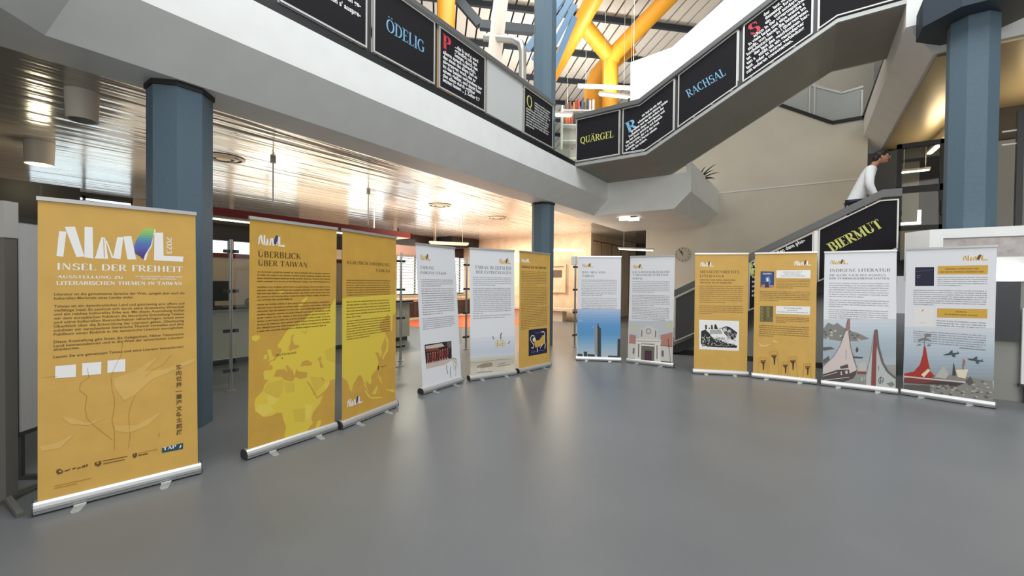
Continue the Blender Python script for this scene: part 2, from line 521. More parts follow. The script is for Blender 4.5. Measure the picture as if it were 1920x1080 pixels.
ART={
1:[('p','white',[.105,1.832,.138,1.832,.124,1.662,.093,1.666]),
('p','white',[.131,1.864,.178,1.871,.223,1.669,.185,1.663]),
('p','white',[.224,1.874,.263,1.874,.266,1.657,.223,1.663]),
('p','white',[.307,1.809,.326,1.806,.34,1.659,.272,1.658]),
('p','white',[.327,1.788,.335,1.784,.368,1.666,.359,1.664]),
('p','white',[.388,1.816,.42,1.818,.404,1.658,.365,1.666]),
('p','white',[.42,1.824,.462,1.831,.488,1.661,.441,1.658]),
('p','white',[.592,1.894,.599,1.885,.584,1.838,.576,1.763,.556,1.721,.542,1.657,.528,1.658,.537,1.697,.552,1.73,.569,1.772,.582,1.847]),
('p','white',[.591,1.866,.641,1.871,.643,1.695,.762,1.696,.759,1.655,.588,1.659]),
('p','ochre',[.301,1.8,.305,1.805,.278,1.673,.272,1.665]),
('p','ochre',[.316,1.796,.32,1.797,.324,1.665,.319,1.665]),
('p',(160,200,99),[.522,1.878,.523,1.88,.543,1.896,.575,1.9,.592,1.894,.59,1.882]),
('p',(148,194,105),[.514,1.859,.522,1.878,.59,1.882,.587,1.863]),
('p',(132,184,118),[.506,1.84,.514,1.859,.587,1.863,.584,1.847,.584,1.845]),
('p',(108,169,143),[.506,1.84,.584,1.845,.581,1.826,.498,1.822,.502,1.829]),
('p',(87,152,165),[.581,1.826,.578,1.809,.578,1.808,.489,1.803,.498,1.822]),
('p',(85,134,172),[.578,1.808,.574,1.789,.484,1.785,.488,1.8,.489,1.803]),
('p',(84,116,180),[.574,1.789,.57,1.771,.48,1.767,.484,1.785]),
('p',(84,106,175),[.57,1.771,.569,1.767,.562,1.752,.478,1.749,.477,1.754,.48,1.767]),
('p',(85,97,170),[.562,1.752,.554,1.734,.479,1.731,.478,1.749]),
('p',(82,82,155),[.554,1.734,.552,1.73,.545,1.715,.481,1.713,.479,1.731]),
('p',(79,67,137),[.545,1.715,.537,1.697,.537,1.697,.493,1.695,.482,1.705,.481,1.713]),
('p',(75,60,127),[.537,1.697,.532,1.678,.513,1.678,.51,1.683,.493,1.695]),
('p',(71,57,121),[.532,1.678,.528,1.66,.513,1.678]),
('r','white','2023',.662,1.842,.131,.03),
('t','white','INSEL DER FREIHEIT',.092,1.574,.667,.045,'c'),
('t','white','AUSSTELLUNG ZU',.095,1.518,.323,.019,'c'),
('t','white','LITERARISCHEN THEMEN IN TAIWAN',.091,1.474,.662,.025,'c'),
('t','white','IN DEUTSCHLAND, SCHWEIZ UND',.484,1.531,.267,.01,'c'),
('t','white','TSCHECHIEN, ÖSTERREICH',.514,1.514,.203,.01,'c'),
('t','ink','Literatur ist die gemeinsame Sprache der Welt, spiegelt aber auch die',.082,1.404,.685,.018,'f'),
('t','ink','kulturellen Merkmale eines Landes wider.',.082,1.377,.391,.018,'f'),
('t','ink','Taiwan ist ein demokratisches Land und gleichzeitig eine offene und',.081,1.324,.684,.018,'f'),
('t','ink','vielfältige Insel. Es zeichnet sich durch seine dynamische Wirtschaft',.081,1.297,.683,.018,'f'),
('t','ink','und ein reiches kulturelles Erbe aus. Mit dieser Ausstellung wollen',.081,1.271,.683,.018,'f'),
('t','ink','wir dem europäischen Publikum die literarische Entwicklung Taiwans',.081,1.244,.682,.018,'f'),
('t','ink','und seine kulturellen Besonderheiten näherbringen, sowie einen',.081,1.218,.682,.018,'f'),
('t','ink','Überblick über die Entwicklung der Literatur geben. Gleichzeitig',.081,1.191,.681,.018,'f'),
('t','ink','möchten wir verschiedene literarische Themen vorstellen und dem',.08,1.165,.681,.018,'f'),
('t','ink','Publikum einen Einblick in die taiwanische Literatur ermöglichen.',.08,1.139,.681,.017,'f'),
('t','ink','Diese Ausstellung gibt Ihnen die Gelegenheit, Näher Taiwanische',.08,1.089,.679,.018,'f'),
('t','ink','Land kennenzulernen und in die Welt der taiwanischen Literatur',.08,1.063,.679,.018,'f'),
('t','ink','einzutauchen.',.08,1.04,.119,.018,'f'),
('t','ink','Lassen Sie uns gemeinsam Taiwan und seine Literatur kennenlernen!',.079,.991,.678,.018,'f'),
('p','white',[.087,.938,.182,.936,.181,.853,.086,.858]),
('p','white',[.211,.94,.304,.939,.303,.854,.21,.858]),
('p','white',[.335,.943,.427,.943,.426,.855,.334,.858]),
('p','ochre_swoosh',[.364,.815,.471,.845,.617,.947,.532,.843,.636,.837,.823,.901,.822,.872,.572,.776,.469,.672,.419,.649,.372,.742]),
('p','ochre_swoosh',[.11,.603,.17,.578,.232,.533,.332,.55,.24,.516,.153,.545]),
('p','ochre_swoosh',[.369,.484,.485,.458,.641,.538,.546,.444,.445,.414,.378,.443]),
('p','ochre_swoosh',[.022,.431,.084,.433,.178,.477,.109,.397,.026,.4]),
('l','ochre_dark',[.352,.823,.358,.731,.371,.664,.366,.588,.356,.525,.369,.432,.367,.311],.002),
('l','ochre_dark',[.479,.671,.458,.622,.442,.546,.446,.466,.45,.387,.439,.312],.002),
('l','ochre_dark',[.198,.759,.233,.715,.224,.642,.232,.565,.267,.507,.313,.446,.359,.384],.002),
('l','ochre_dark',[.415,1.078,.404,.973,.374,.898,.354,.836],.002),
('l','ochre_dark',[.198,.759,.203,.809,.243,.84,.235,.905],.002),
('l','ochre_dark',[.531,.796,.573,.843,.637,.876,.681,.94],.002),
('l','ochre_dark',[.036,.872,.095,.869],.002),
('l','ochre_dark',[.609,.376,.608,.342],.003),
('k','ink','航',.728,.845,.038),
('k','ink','向',.728,.8,.038),
('k','ink','世',.728,.755,.038),
('k','ink','界',.728,.71,.038),
('k','ink','—',.728,.665,.038),
('k','ink','臺',.728,.62,.038),
('k','ink','灣',.728,.575,.038),
('k','ink','文',.728,.53,.038),
('k','ink','學',.728,.485,.038),
('k','ink','主',.728,.441,.038),
('k','ink','題',.728,.396,.038),
('k','ink','展',.728,.352,.038),
('p','teal_dark',[.625,.259,.75,.264,.749,.218,.625,.222]),
('t','white','TAP',.631,.237,.077,.024,'c'),
('p','white',[.727,.227,.73,.245,.739,.255,.737,.235]),
('p','ink',[.091,.257,.104,.265,.116,.253,.123,.238,.114,.229,.099,.228,.091,.243]),
('p','ochre',[.101,.251,.11,.252,.116,.243,.109,.237]),
('p','ink',[.126,.243,.142,.246,.155,.251,.15,.24,.131,.236]),
('p','ink',[.163,.248,.181,.251,.178,.242,.164,.24]),
('p','ink',[.185,.245,.202,.247,.204,.239,.187,.237]),
('p','ink',[.207,.246,.222,.256,.224,.239,.208,.238]),
('p','ink',[.227,.252,.238,.256,.234,.24,.228,.24]),
('p','ink',[.269,.255,.301,.259,.301,.234,.287,.223,.27,.237]),
('p','ochre',[.277,.251,.292,.252,.285,.239]),
('l','ink_soft',[.31,.254,.435,.251],.006),
('l','ink_soft',[.31,.234,.419,.233],.006),
('p','ink',[.463,.261,.486,.262,.485,.237,.474,.227,.463,.238]),
('p','ochre',[.469,.255,.476,.255,.474,.245]),
('l','ochre_dark',[.492,.256,.602,.256],.004),
('l','ink',[.492,.241,.544,.24],.008),
('l','ochre_dark',[.082,.157,.253,.155],.004),
('l','ochre_dark',[.082,.143,.184,.141],.004),
],
2:[('p','land',[.261,.911,.255,.94,.288,.982,.322,1.037,.345,1.064,.381,1.085,.405,1.09,.436,1.112,.454,1.128,.504,1.144,.555,1.203,.608,1.226,.663,1.211,.718,1.248,.776,1.253,.836,1.35,.85,.519,.802,.525,.776,.513,.781,.487,.746,.443,.677,.4,.636,.388,.609,.434,.568,.503,.537,.555,.528,.56,.438,.6,.39,.585,.318,.621,.294,.637,.182,.635,.139,.654,.132,.71,.143,.73,.208,.725,.213,.758,.18,.78,.196,.8,.234,.806,.256,.837,.29,.873,.284,.908]),
('p','land',[.166,.632,.294,.639,.318,.621,.39,.585,.438,.6,.528,.562,.568,.503,.602,.429,.639,.365,.705,.388,.678,.319,.605,.25,.586,.194,.6,.141,.549,.095,.536,.063,.461,.056,.34,.07,.322,.104,.338,.18,.307,.268,.3,.321,.254,.333,.205,.318,.134,.325,.065,.397,.059,.463,.068,.504,.13,.556,.14,.598]),
('p','land',[.681,.156,.689,.117,.655,.064,.628,.084,.647,.14]),
('p','land',[.166,.91,.194,.907,.206,.855,.229,.824,.174,.803,.184,.835,.167,.871]),
('p','land',[.13,.831,.14,.869,.162,.866,.162,.827]),
('p','land',[.033,1.038,.063,1.047,.1,1.038,.098,1.011,.064,.992,.036,1.011]),
('p','land',[.439,1.279,.463,1.314,.539,1.375,.527,1.338,.464,1.266,.452,1.218]),
('p','land',[.246,1.408,.315,1.432,.292,1.397,.258,1.391]),
('p','land_mid',[.172,.614,.306,.624,.308,.52,.263,.461,.168,.521,.13,.551]),
('p','land_mid',[.401,.325,.519,.308,.515,.177,.421,.209]),
('p','land_mid',[.566,.601,.674,.57,.731,.509,.622,.431]),
('p','land_mid',[.725,.827,.844,.865,.847,.682,.741,.736]),
('p','land_mid',[.313,.599,.414,.569,.416,.486,.332,.492]),
('p','land_light',[.168,.518,.263,.455,.231,.412,.17,.415]),
('p','land_light',[.09,.445,.186,.423,.232,.356,.134,.331,.07,.396]),
('p','land_light',[.519,.344,.597,.313,.573,.197,.528,.185]),
('p','land_light',[.731,.496,.781,.506,.746,.449,.721,.442]),
('p','ochre_map',[.22,.662,.247,.719,.316,.714,.346,.674,.327,.747,.345,.742,.394,.684,.413,.628,.431,.696,.45,.669,.539,.642,.533,.595,.463,.595,.42,.624,.396,.584,.318,.616,.294,.649]),
('p','ochre_map',[.468,.708,.486,.753,.537,.764,.59,.726,.577,.703,.499,.715]),
('p','ochre_map',[.643,.762,.684,.775,.678,.732,.711,.658,.672,.67,.665,.722]),
('p','ochre_map',[.534,.558,.554,.549,.639,.405,.622,.404]),
('p','ochre_map',[.674,.576,.695,.566,.733,.528,.709,.526]),
('p','ochre_map',[.382,1.009,.406,1.024,.389,.973,.408,.924,.458,.913,.446,.89,.361,.87,.354,.906,.371,.939]),
('p','ochre_map',[.474,1.049,.5,1.029,.532,1.045,.52,1.015,.487,1.03]),
('t','ink','DEUTSCHLAND',.239,.84,.189,.018,'c'),
('p','ink',[.291,.821,.302,.82,.302,.808,.291,.81]),
('g','white','blue_ink',.08,1.816,.229,.098),
('l','ochre_pale',[.08,1.825,.309,1.834],.004),
('t','ink','ÜBERBLICK',.076,1.714,.388,.053,'c'),
('t','ink','ÜBER TAIWAN',.078,1.64,.454,.048,'c'),
('b','ink',.074,.772,1.587,1.505,4,1),
('b','ink',.075,.774,1.456,1.346,5,.45),
('b','ink',.076,.779,1.306,1.077,9,.93),
],
3:[('p','land',[.001,1.403,.001,1.336,.094,1.345,.262,1.344,.441,1.351,.634,1.357,.797,1.363,.846,1.364,.85,1.208,.839,1.152,.786,1.113,.776,.932,.759,.927,.745,.977,.694,.927,.654,.925,.644,.838,.585,.764,.604,.694,.591,.65,.56,.661,.552,.702,.49,.719,.527,.653,.547,.584,.518,.523,.444,.472,.426,.45,.44,.408,.417,.374,.39,.386,.354,.426,.345,.39,.386,.291,.369,.308,.328,.381,.31,.435,.266,.507,.232,.501,.166,.428,.142,.354,.117,.378,.076,.484,.008,.534]),
('p','land',[.654,.911,.714,.829,.704,.693,.654,.66,.624,.604,.604,.641,.664,.713,.684,.792,.644,.892]),
('p','land',[.537,.467,.576,.419,.614,.338,.585,.351,.547,.425]),
('p','land',[.528,.337,.538,.309,.5,.239,.444,.265,.481,.295]),
('p','land',[.319,.332,.354,.311,.426,.224,.595,.19,.605,.174,.445,.2,.381,.242]),
('p','land',[.566,.302,.557,.238,.538,.243]),
('p','land',[.664,.274,.734,.237,.796,.237,.837,.179,.775,.201,.693,.24]),
('p','land',[.155,.37,.169,.354,.16,.342]),
('p','ochre_map',[.565,1.049,.634,1.07,.694,1.134,.745,1.095,.751,.97,.694,.927,.634,.937,.575,.951]),
('p','ink',[.537,.559,.56,.551,.547,.502,.528,.515]),
('t','ink','TAIWAN',.579,.524,.099,.016,'c'),
('g','white','blue_ink',.078,.201,.216,.09),
('t','ink','KURZBESCHREIBUNG:',.071,1.692,.673,.034,'c'),
('t','ink','TAIWAN',.491,1.62,.248,.034,'c'),
('b','ink',.066,.739,1.523,1.37,7,1),
('b','ink',.067,.739,1.298,1.139,6,.3),
('b','ink',.069,.739,1.099,.91,8,.5),
],
4:[('g','gold','ink',.089,1.818,.206,.091),
('t','grey_ink','TAIWANS',.08,1.693,.275,.046,'c'),
('t','grey_ink','INDIGENE VÖLKER',.077,1.628,.538,.036,'c'),
('b','grey_ink',.088,.765,1.548,1.462,4,.6),
('b','grey_ink',.082,.767,1.42,1.068,12,.6),
('b','grey_ink',.078,.755,1.01,.869,6,.9),
('p','photo_dark',[.089,.658,.653,.648,.642,.394,.097,.4]),
('p','photo_tan',[.097,.4,.642,.394,.647,.365,.485,.324,.099,.327]),
('p','photo_tan',[.107,.637,.441,.639,.495,.589,.307,.584,.105,.601]),
('p','photo_rust',[.104,.592,.364,.586,.375,.547,.115,.559]),
('p','photo_tan2',[.553,.645,.649,.643,.645,.57,.595,.537,.548,.592]),
('p','photo_skin',[.136,.534,.157,.533,.157,.517,.136,.518]),
('p','photo_rust',[.127,.518,.164,.516,.162,.44,.124,.442]),
('p','photo_skin',[.129,.441,.137,.44,.134,.395,.125,.397]),
('p','photo_pink',[.127,.412,.156,.411,.157,.389,.125,.391]),
('p','photo_skin',[.184,.534,.205,.533,.205,.516,.184,.518]),
('p','photo_plum',[.175,.517,.212,.516,.21,.439,.171,.441]),
('p','photo_skin',[.177,.44,.185,.439,.181,.394,.172,.396]),
('p','photo_pink',[.175,.41,.204,.409,.205,.388,.173,.389]),
('p','photo_skin',[.233,.541,.255,.54,.255,.523,.233,.525]),
('p','photo_red',[.224,.524,.262,.522,.26,.445,.22,.447]),
('p','photo_skin',[.226,.446,.234,.445,.23,.4,.221,.401]),
('p','photo_pink',[.223,.416,.253,.415,.254,.393,.222,.395]),
('p','photo_skin',[.282,.534,.304,.533,.304,.516,.282,.518]),
('p','photo_rust',[.273,.517,.311,.515,.309,.438,.269,.439]),
('p','photo_skin',[.274,.439,.283,.437,.279,.392,.269,.394]),
('p','photo_pink',[.272,.409,.302,.408,.303,.385,.27,.387]),
('p','photo_skin',[.332,.533,.355,.532,.355,.515,.332,.516]),
('p','photo_plum',[.323,.516,.362,.514,.36,.436,.319,.437]),
('p','photo_skin',[.324,.437,.333,.435,.329,.39,.319,.391]),
('p','photo_pink',[.322,.406,.353,.405,.354,.383,.32,.385]),
('p','photo_skin',[.385,.545,.408,.544,.407,.527,.385,.528]),
('p','photo_red',[.375,.527,.415,.526,.412,.447,.371,.448]),
('p','photo_skin',[.376,.447,.385,.446,.381,.4,.371,.402]),
('p','photo_pink',[.374,.417,.405,.416,.406,.393,.372,.395]),
('p','photo_skin',[.437,.548,.46,.547,.46,.53,.437,.531]),
('p','photo_rust',[.427,.531,.467,.529,.464,.45,.422,.451]),
('p','photo_skin',[.428,.45,.437,.449,.433,.402,.423,.404]),
('p','photo_pink',[.425,.419,.457,.418,.458,.396,.423,.397]),
('p','photo_skin',[.49,.55,.514,.549,.513,.531,.49,.533]),
('p','photo_plum',[.479,.532,.521,.53,.518,.45,.475,.452]),
('p','photo_skin',[.481,.451,.489,.45,.485,.403,.475,.404]),
('p','photo_pink',[.478,.42,.51,.419,.511,.396,.476,.398]),
('p','photo_skin',[.544,.553,.568,.552,.568,.535,.544,.536]),
('p','photo_red',[.533,.536,.575,.534,.572,.453,.528,.455]),
('p','photo_skin',[.534,.454,.543,.452,.539,.405,.528,.407]),
('p','photo_pink',[.531,.423,.564,.422,.565,.398,.529,.4]),
('l','leaf_tan',[.651,.403,.733,.361,.765,.297],.007),
('l','leaf_tan',[.658,.392,.713,.325,.726,.226],.007),
('l','leaf_tan',[.655,.393,.728,.323,.775,.237],.007),
('l','leaf_tan',[.649,.384,.678,.292,.686,.214],.007),
('l','leaf_tan',[.707,.268,.722,.188,.706,.114],.007),
('l','leaf_tan',[.666,.396,.719,.383,.755,.348],.007),
('l','photo_grey',[.514,.314,.522,.242,.538,.183],.012),
('l','photo_grey',[.616,.283,.593,.211,.606,.114],.012),
],
5:[('g','gold','ink',.544,1.817,.223,.094),
('t','grey_ink','TAIWAN IM ZEITALTER',.101,1.721,.681,.055,'c'),
('t','grey_ink','DER ENTDECKUNGEN',.116,1.652,.665,.046,'c'),
('b','grey_ink',.064,.779,1.59,1.47,5,.6),
('b','grey_ink',.065,.772,1.422,1.029,14,.25),
('b','grey_ink',.066,.767,.993,.957,2,.85),
('p',(214,216,222),[-.002,.659,.847,.645,.846,.608,-.002,.624]),
('p',(211,214,222),[-.002,.624,.846,.608,.845,.57,-.002,.588]),
('p',(207,212,222),[-.002,.588,.845,.57,.844,.533,-.002,.553]),
('p',(204,210,220),[-.002,.553,.844,.533,.843,.496,-.002,.518]),
('p',(200,207,218),[-.002,.518,.843,.496,.843,.459,-.002,.484]),
('p',(196,204,216),[-.002,.484,.843,.459,.842,.422,-.001,.449]),
('p',(195,203,214),[-.001,.449,.842,.422,.841,.385,-.001,.414]),
('p',(199,205,214),[-.001,.414,.841,.385,.84,.348,-.001,.379]),
('p',(202,207,214),[-.001,.379,.84,.348,.839,.311,-.001,.345]),
('p',(201,197,185),[-.001,.345,.84,.326,.839,.293,-.001,.313]),
('p',(197,191,177),[-.001,.313,.839,.293,.838,.259,-.001,.282]),
('p',(192,185,168),[-.001,.282,.838,.259,.837,.226,0,.251]),
('p',(192,185,167),[0,.251,.837,.226,.837,.193,0,.22]),
('p',(198,191,173),[0,.22,.837,.193,.836,.16,0,.188]),
('p',(203,196,179),[0,.188,.836,.16,.835,.127,0,.157]),
('p',(204,197,180),[0,.157,.835,.127,.834,.094,0,.126]),
('p',(202,194,177),[0,.126,.834,.094,.834,.061,0,.095]),
('p',(199,191,173),[0,.095,.834,.061,.833,.028,0,.065]),
('p','sand3',[.45,.569,.492,.606,.637,.589,.672,.527,.653,.473,.46,.472]),
('p','photo_grey',[.558,.603,.553,.673,.578,.713,.596,.692,.577,.662,.582,.602]),
('p','photo_grey',[.403,.67,.432,.649,.444,.599,.426,.609]),
('p','photo_grey',[.697,.526,.754,.573,.74,.534,.709,.515]),
('l','sand_dark',[.467,.538,.539,.524,.648,.533],.006),
('l','sand_dark',[.467,.503,.648,.503],.006),
('l','sand_dark',[.503,.591,.502,.477],.006),
('l','sand_dark',[.6,.586,.598,.476],.006),
('l','sand_dark',[.003,.28,.232,.271,.536,.278,.754,.272],.008),
('p','sand_dark',[.119,.213,.232,.247,.394,.249,.417,.199,.381,.183,.142,.174]),
('p','sand3',[.131,.184,.187,.189,.192,.113,.125,.119]),
('p','sand3',[.278,.172,.312,.174,.346,.109,.283,.1]),
('p','sand3',[.642,.172,.814,.178,.812,.079,.641,.079]),
('l','photo_grey',[.125,.119,.404,.104],.012),
('l','photo_grey',[.517,.201,.655,.215],.012),
('l','photo_grey',[.487,.174,.752,.178],.012),
('l','photo_grey',[.629,.08,.726,.077],.012),
],
6:[('g','white','white',.063,1.859,.226,.066),
('t','ink','GREEK10',.063,1.762,.689,.045,'x'),
('b','ink',.058,.757,1.703,1.476,9,.6),
('b','ink',.057,.765,1.438,1.111,12,.6),
('b','ink',.056,.775,1.083,.735,13,.3),
('p','night',[.255,.711,.76,.708,.767,.259,.256,.259]),
('p','gold',[.397,.508,.541,.507,.65,.592,.707,.576,.701,.434,.58,.398,.434,.388]),
('p','cream',[.369,.562,.432,.569,.45,.515,.397,.485,.361,.522]),
('l','cream',[.414,.587,.343,.61,.299,.562,.317,.515,.397,.438,.38,.387,.326,.398],.016),
('l','cream',[.594,.643,.668,.65,.697,.601,.695,.435],.016),
('l','cream',[.488,.383,.499,.299],.016),
('l','cream',[.571,.363,.626,.417,.598,.443],.016),
('l','cream',[.697,.339,.719,.432],.016),
('l','night_line',[.327,.34,.416,.319,.581,.326,.694,.303],.01),
('l','night_line',[.413,.668,.485,.628,.576,.656],.01),
('l','night_line',[.327,.316,.417,.301],.01),
],
7:[('g','gold','ink',.092,1.827,.212,.082),
('t','grey_ink','DAS ARA VON',.088,1.71,.459,.043,'c'),
('t','grey_ink','TAIWAN',.096,1.636,.236,.046,'c'),
('b','grey_ink',.084,.769,1.58,1.281,10,.6),
('b','grey_ink',.091,.773,1.225,.989,8,.5),
('p',(168,189,218),[.002,1.014,.84,1.023,.84,.97,.003,.96]),
('p',(153,181,216),[.003,.96,.84,.97,.841,.917,.004,.907]),
('p',(137,172,213),[.004,.907,.841,.917,.842,.865,.005,.853]),
('p',(123,165,210),[.005,.853,.842,.865,.842,.812,.007,.8]),
('p',(109,159,208),[.007,.8,.842,.812,.843,.759,.008,.746]),
('p',(95,153,205),[.008,.746,.843,.759,.843,.707,.009,.693]),
('p',(87,149,203),[.009,.693,.843,.707,.844,.654,.01,.64]),
('p',(86,149,201),[.01,.64,.844,.654,.845,.602,.011,.587]),
('p',(84,148,199),[.011,.587,.845,.602,.845,.55,.013,.534]),
('p',(90,151,199),[.013,.534,.845,.55,.846,.498,.014,.481]),
('p',(102,158,201),[.014,.481,.846,.498,.846,.445,.015,.428]),
('p',(113,164,203),[.015,.428,.846,.445,.847,.393,.016,.375]),
('p',(126,171,204),[.016,.375,.847,.393,.848,.341,.018,.322]),
('p',(140,177,205),[.018,.322,.848,.341,.848,.289,.019,.27]),
('p',(153,183,205),[.019,.27,.848,.289,.849,.237,.02,.217]),
('p',(164,187,205),[.02,.217,.849,.237,.849,.186,.021,.165]),
('p',(173,189,203),[.021,.165,.849,.186,.85,.134,.022,.112]),
('p',(181,191,201),[.022,.112,.85,.134,.851,.082,.023,.06]),
('p','tower',[.351,.657,.406,.671,.416,.077,.356,.161]),
('p','tower_dark',[.4,.651,.405,.731,.418,.744,.43,.671,.468,.639,.478,.075,.41,.073]),
('p','sky1',[.413,.891,.418,.891,.421,.744,.414,.744]),
('p','tower_dark',[.019,.132,.112,.128,.127,.069,.021,.066]),
('p','tower_dark',[.144,.175,.206,.177,.213,.071,.147,.07]),
('p','tower_dark',[.789,.44,.841,.448,.843,.082,.787,.094]),
('p','tower_dark',[.612,.115,.806,.114,.807,.081,.612,.076]),
('p','tower_dark',[.218,.131,.356,.128,.357,.075,.219,.072]),
('p','sky4',[.031,.805,.125,.793,.059,.752]),
('p','sky4',[.287,.662,.353,.69,.327,.649]),
],
8:[('g','gold','ink',.068,1.809,.198,.082),
('t','grey_ink','DAS NATIONALMUSEUM FÜR',.06,1.72,.691,.039,'c'),
('t','grey_ink','TAIWANISCHE LITERATUR',.072,1.666,.657,.039,'c'),
('t','grey_ink','(NMTL)',.067,1.598,.187,.039,'c'),
('b','grey_ink',.065,.763,1.557,1.361,7,.6),
('b','grey_ink',.062,.765,1.298,1.112,7,.6),
('b','grey_ink',.069,.767,1.071,.854,8,.9),
('p','haze',[.024,.807,.831,.855,.83,.497,.017,.416]),
('p','leaf_pale',[.06,.718,.166,.74,.22,.667,.143,.608,.063,.627]),
('p','leaf_pale',[.65,.766,.821,.817,.822,.718,.725,.685]),
('p','stone',[.017,.416,.834,.497,.837,.063,.014,.034]),
('p','brick',[.033,.547,.159,.533,.156,.379,.029,.379]),
('p','brick',[.616,.575,.829,.644,.831,.375,.619,.377]),
('p','stone',[.22,.436,.233,.668,.311,.674,.323,.714,.399,.746,.463,.725,.483,.683,.558,.689,.58,.472]),
('p','stone_lt',[.16,.469,.629,.489,.63,.427,.156,.404]),
('p','stone_lt',[.175,.406,.266,.403,.262,.04,.153,.026]),
('p','stone_lt',[.513,.415,.618,.426,.63,.037,.513,.046]),
('p','stone_sh',[.266,.39,.513,.397,.513,.071,.262,.064]),
('p','stone_lt',[.273,.378,.507,.384,.505,.353,.27,.346]),
('p','tower_dark',[.333,.265,.459,.273,.465,.077,.331,.079]),
('p','photo_plum',[.353,.23,.435,.233,.438,.098,.35,.1]),
('p','stone_sh',[.26,.644,.279,.646,.276,.518,.257,.516]),
('p','stone_sh',[.515,.654,.534,.655,.536,.53,.517,.528]),
('p','stone_sh',[.202,.377,.228,.38,.228,.122,.206,.12]),
('p','stone_sh',[.547,.382,.564,.384,.571,.126,.554,.124]),
('p','stone_sh',[.107,.285,.139,.288,.136,.174,.103,.177]),
('p','stone_sh',[.638,.293,.681,.298,.682,.188,.64,.183]),
('p','stone_sh',[.014,.091,.145,.094,.143,.065,.013,.059]),
('p','stone_sh',[.635,.104,.821,.109,.821,.085,.635,.074]),
('l','stone_sh',[.351,.614,.363,.666,.407,.676,.439,.647,.428,.596,.377,.585,.351,.614],.012),
('l','photo_rust',[.018,.378,.163,.38],.008),
('l','photo_rust',[.619,.377,.831,.387],.008),
('l','photo_rust',[.168,.431,.63,.458],.008),
('l','tower_dark',[.751,.514,.777,.345,.803,.095],.008),
('l','photo_rust',[.763,.539,.759,.343],.006),
],
9:[('g','white','ink',.093,1.819,.209,.089),
('t','ink','MENSCHENRECHTS-',.087,1.708,.642,.046,'c'),
('t','ink','LITERATUR',.085,1.64,.391,.04,'c'),
('t','ink','GREEK24',.089,1.584,.567,.024,'x'),
('t','ink','GREEK22',.09,1.537,.503,.025,'x'),
('b','ink',.082,.768,1.491,1.218,9,.6),
('b','ink',.089,.771,1.155,1.026,5,.3),
('p','white',[.083,.919,.71,.913,.711,.417,.09,.418]),
('p','black',[.12,.724,.185,.758,.267,.675,.287,.633,.447,.575,.557,.537,.685,.5,.675,.463,.498,.461,.33,.465,.15,.474,.114,.52]),
('p','black',[.434,.788,.513,.822,.573,.803,.682,.721,.664,.636,.605,.592,.575,.622,.495,.683]),
('p','paper_grey',[.25,.75,.415,.766,.456,.692,.266,.681]),
('p','paper_grey',[.298,.612,.397,.627,.496,.619,.497,.588,.398,.584]),
('p','paper_grey',[.516,.663,.585,.654,.575,.612,.526,.599]),
('p','paper_grey',[.45,.777,.514,.806,.524,.748,.475,.714]),
('p','paper_grey',[.534,.759,.573,.771,.594,.729,.539,.722]),
('p','black',[.185,.758,.179,.823,.193,.839,.209,.824,.21,.759]),
('p','black',[.275,.761,.274,.826,.289,.842,.299,.826,.305,.762]),
('p','black',[.32,.768,.329,.838,.344,.854,.359,.833,.385,.765]),
('p','black',[.405,.776,.414,.798,.43,.766]),
('p','black',[.235,.76,.244,.798,.265,.772]),
('p','black',[.374,.57,.387,.59,.387,.582,.375,.562]),
('p','white',[.397,.497,.409,.494,.409,.488,.397,.491]),
('p','white',[.146,.579,.173,.561,.173,.556,.146,.573]),
('p','black',[.214,.603,.227,.587,.227,.582,.214,.597]),
('p','white',[.439,.506,.458,.529,.458,.522,.439,.499]),
('p','white',[.278,.51,.305,.544,.305,.539,.279,.504]),
('p','black',[.27,.595,.286,.611,.286,.603,.27,.587]),
('p','white',[.596,.505,.607,.506,.607,.501,.596,.5]),
('p','white',[.134,.565,.166,.557,.167,.554,.134,.562]),
('p','black',[.187,.515,.218,.562,.218,.558,.187,.511]),
('p','white',[.177,.544,.188,.544,.188,.54,.177,.54]),
('p','white',[.609,.569,.628,.593,.628,.586,.609,.562]),
('p','black',[.429,.598,.453,.632,.453,.623,.429,.59]),
('p','white',[.423,.552,.436,.533,.436,.528,.423,.548]),
('p','white',[.645,.62,.671,.642,.671,.634,.645,.612]),
('p','black',[.448,.638,.467,.634,.467,.627,.448,.631]),
('p','white',[.533,.634,.551,.63,.551,.622,.533,.626]),
('p','white',[.358,.55,.391,.599,.391,.593,.359,.544]),
('p','black',[.546,.59,.566,.594,.566,.59,.546,.586]),
('p','white',[.295,.632,.321,.611,.321,.608,.295,.628]),
('p','white',[.138,.513,.167,.496,.168,.49,.138,.507]),
('p','black',[.259,.529,.28,.502,.28,.497,.259,.525]),
('p','white',[.333,.585,.364,.571,.364,.565,.333,.58]),
('p','white',[.221,.507,.238,.485,.238,.482,.221,.504]),
('p','black',[.214,.456,.247,.506,.247,.5,.214,.45]),
('p','white',[.16,.612,.179,.585,.18,.579,.16,.605]),
('p','white',[.312,.599,.335,.629,.335,.625,.312,.595]),
('p','black',[.424,.532,.436,.526,.436,.52,.424,.527]),
('p','white',[.522,.592,.553,.573,.553,.569,.522,.588]),
('p','white',[.532,.488,.553,.518,.553,.514,.532,.484]),
('p','black',[.402,.622,.427,.602,.427,.598,.402,.618]),
('p','white',[.247,.634,.261,.632,.261,.626,.247,.628]),
('p','white',[.331,.612,.352,.611,.352,.602,.331,.604]),
('p','black',[.612,.646,.645,.643,.645,.635,.612,.638]),
('p','white',[.397,.559,.429,.547,.429,.543,.397,.555]),
('p','white',[.409,.576,.435,.61,.435,.603,.409,.569]),
('p','black',[.494,.556,.515,.586,.515,.579,.494,.55]),
('p','white',[.438,.596,.469,.567,.469,.562,.438,.591]),
('p','white',[.505,.546,.535,.539,.535,.535,.505,.543]),
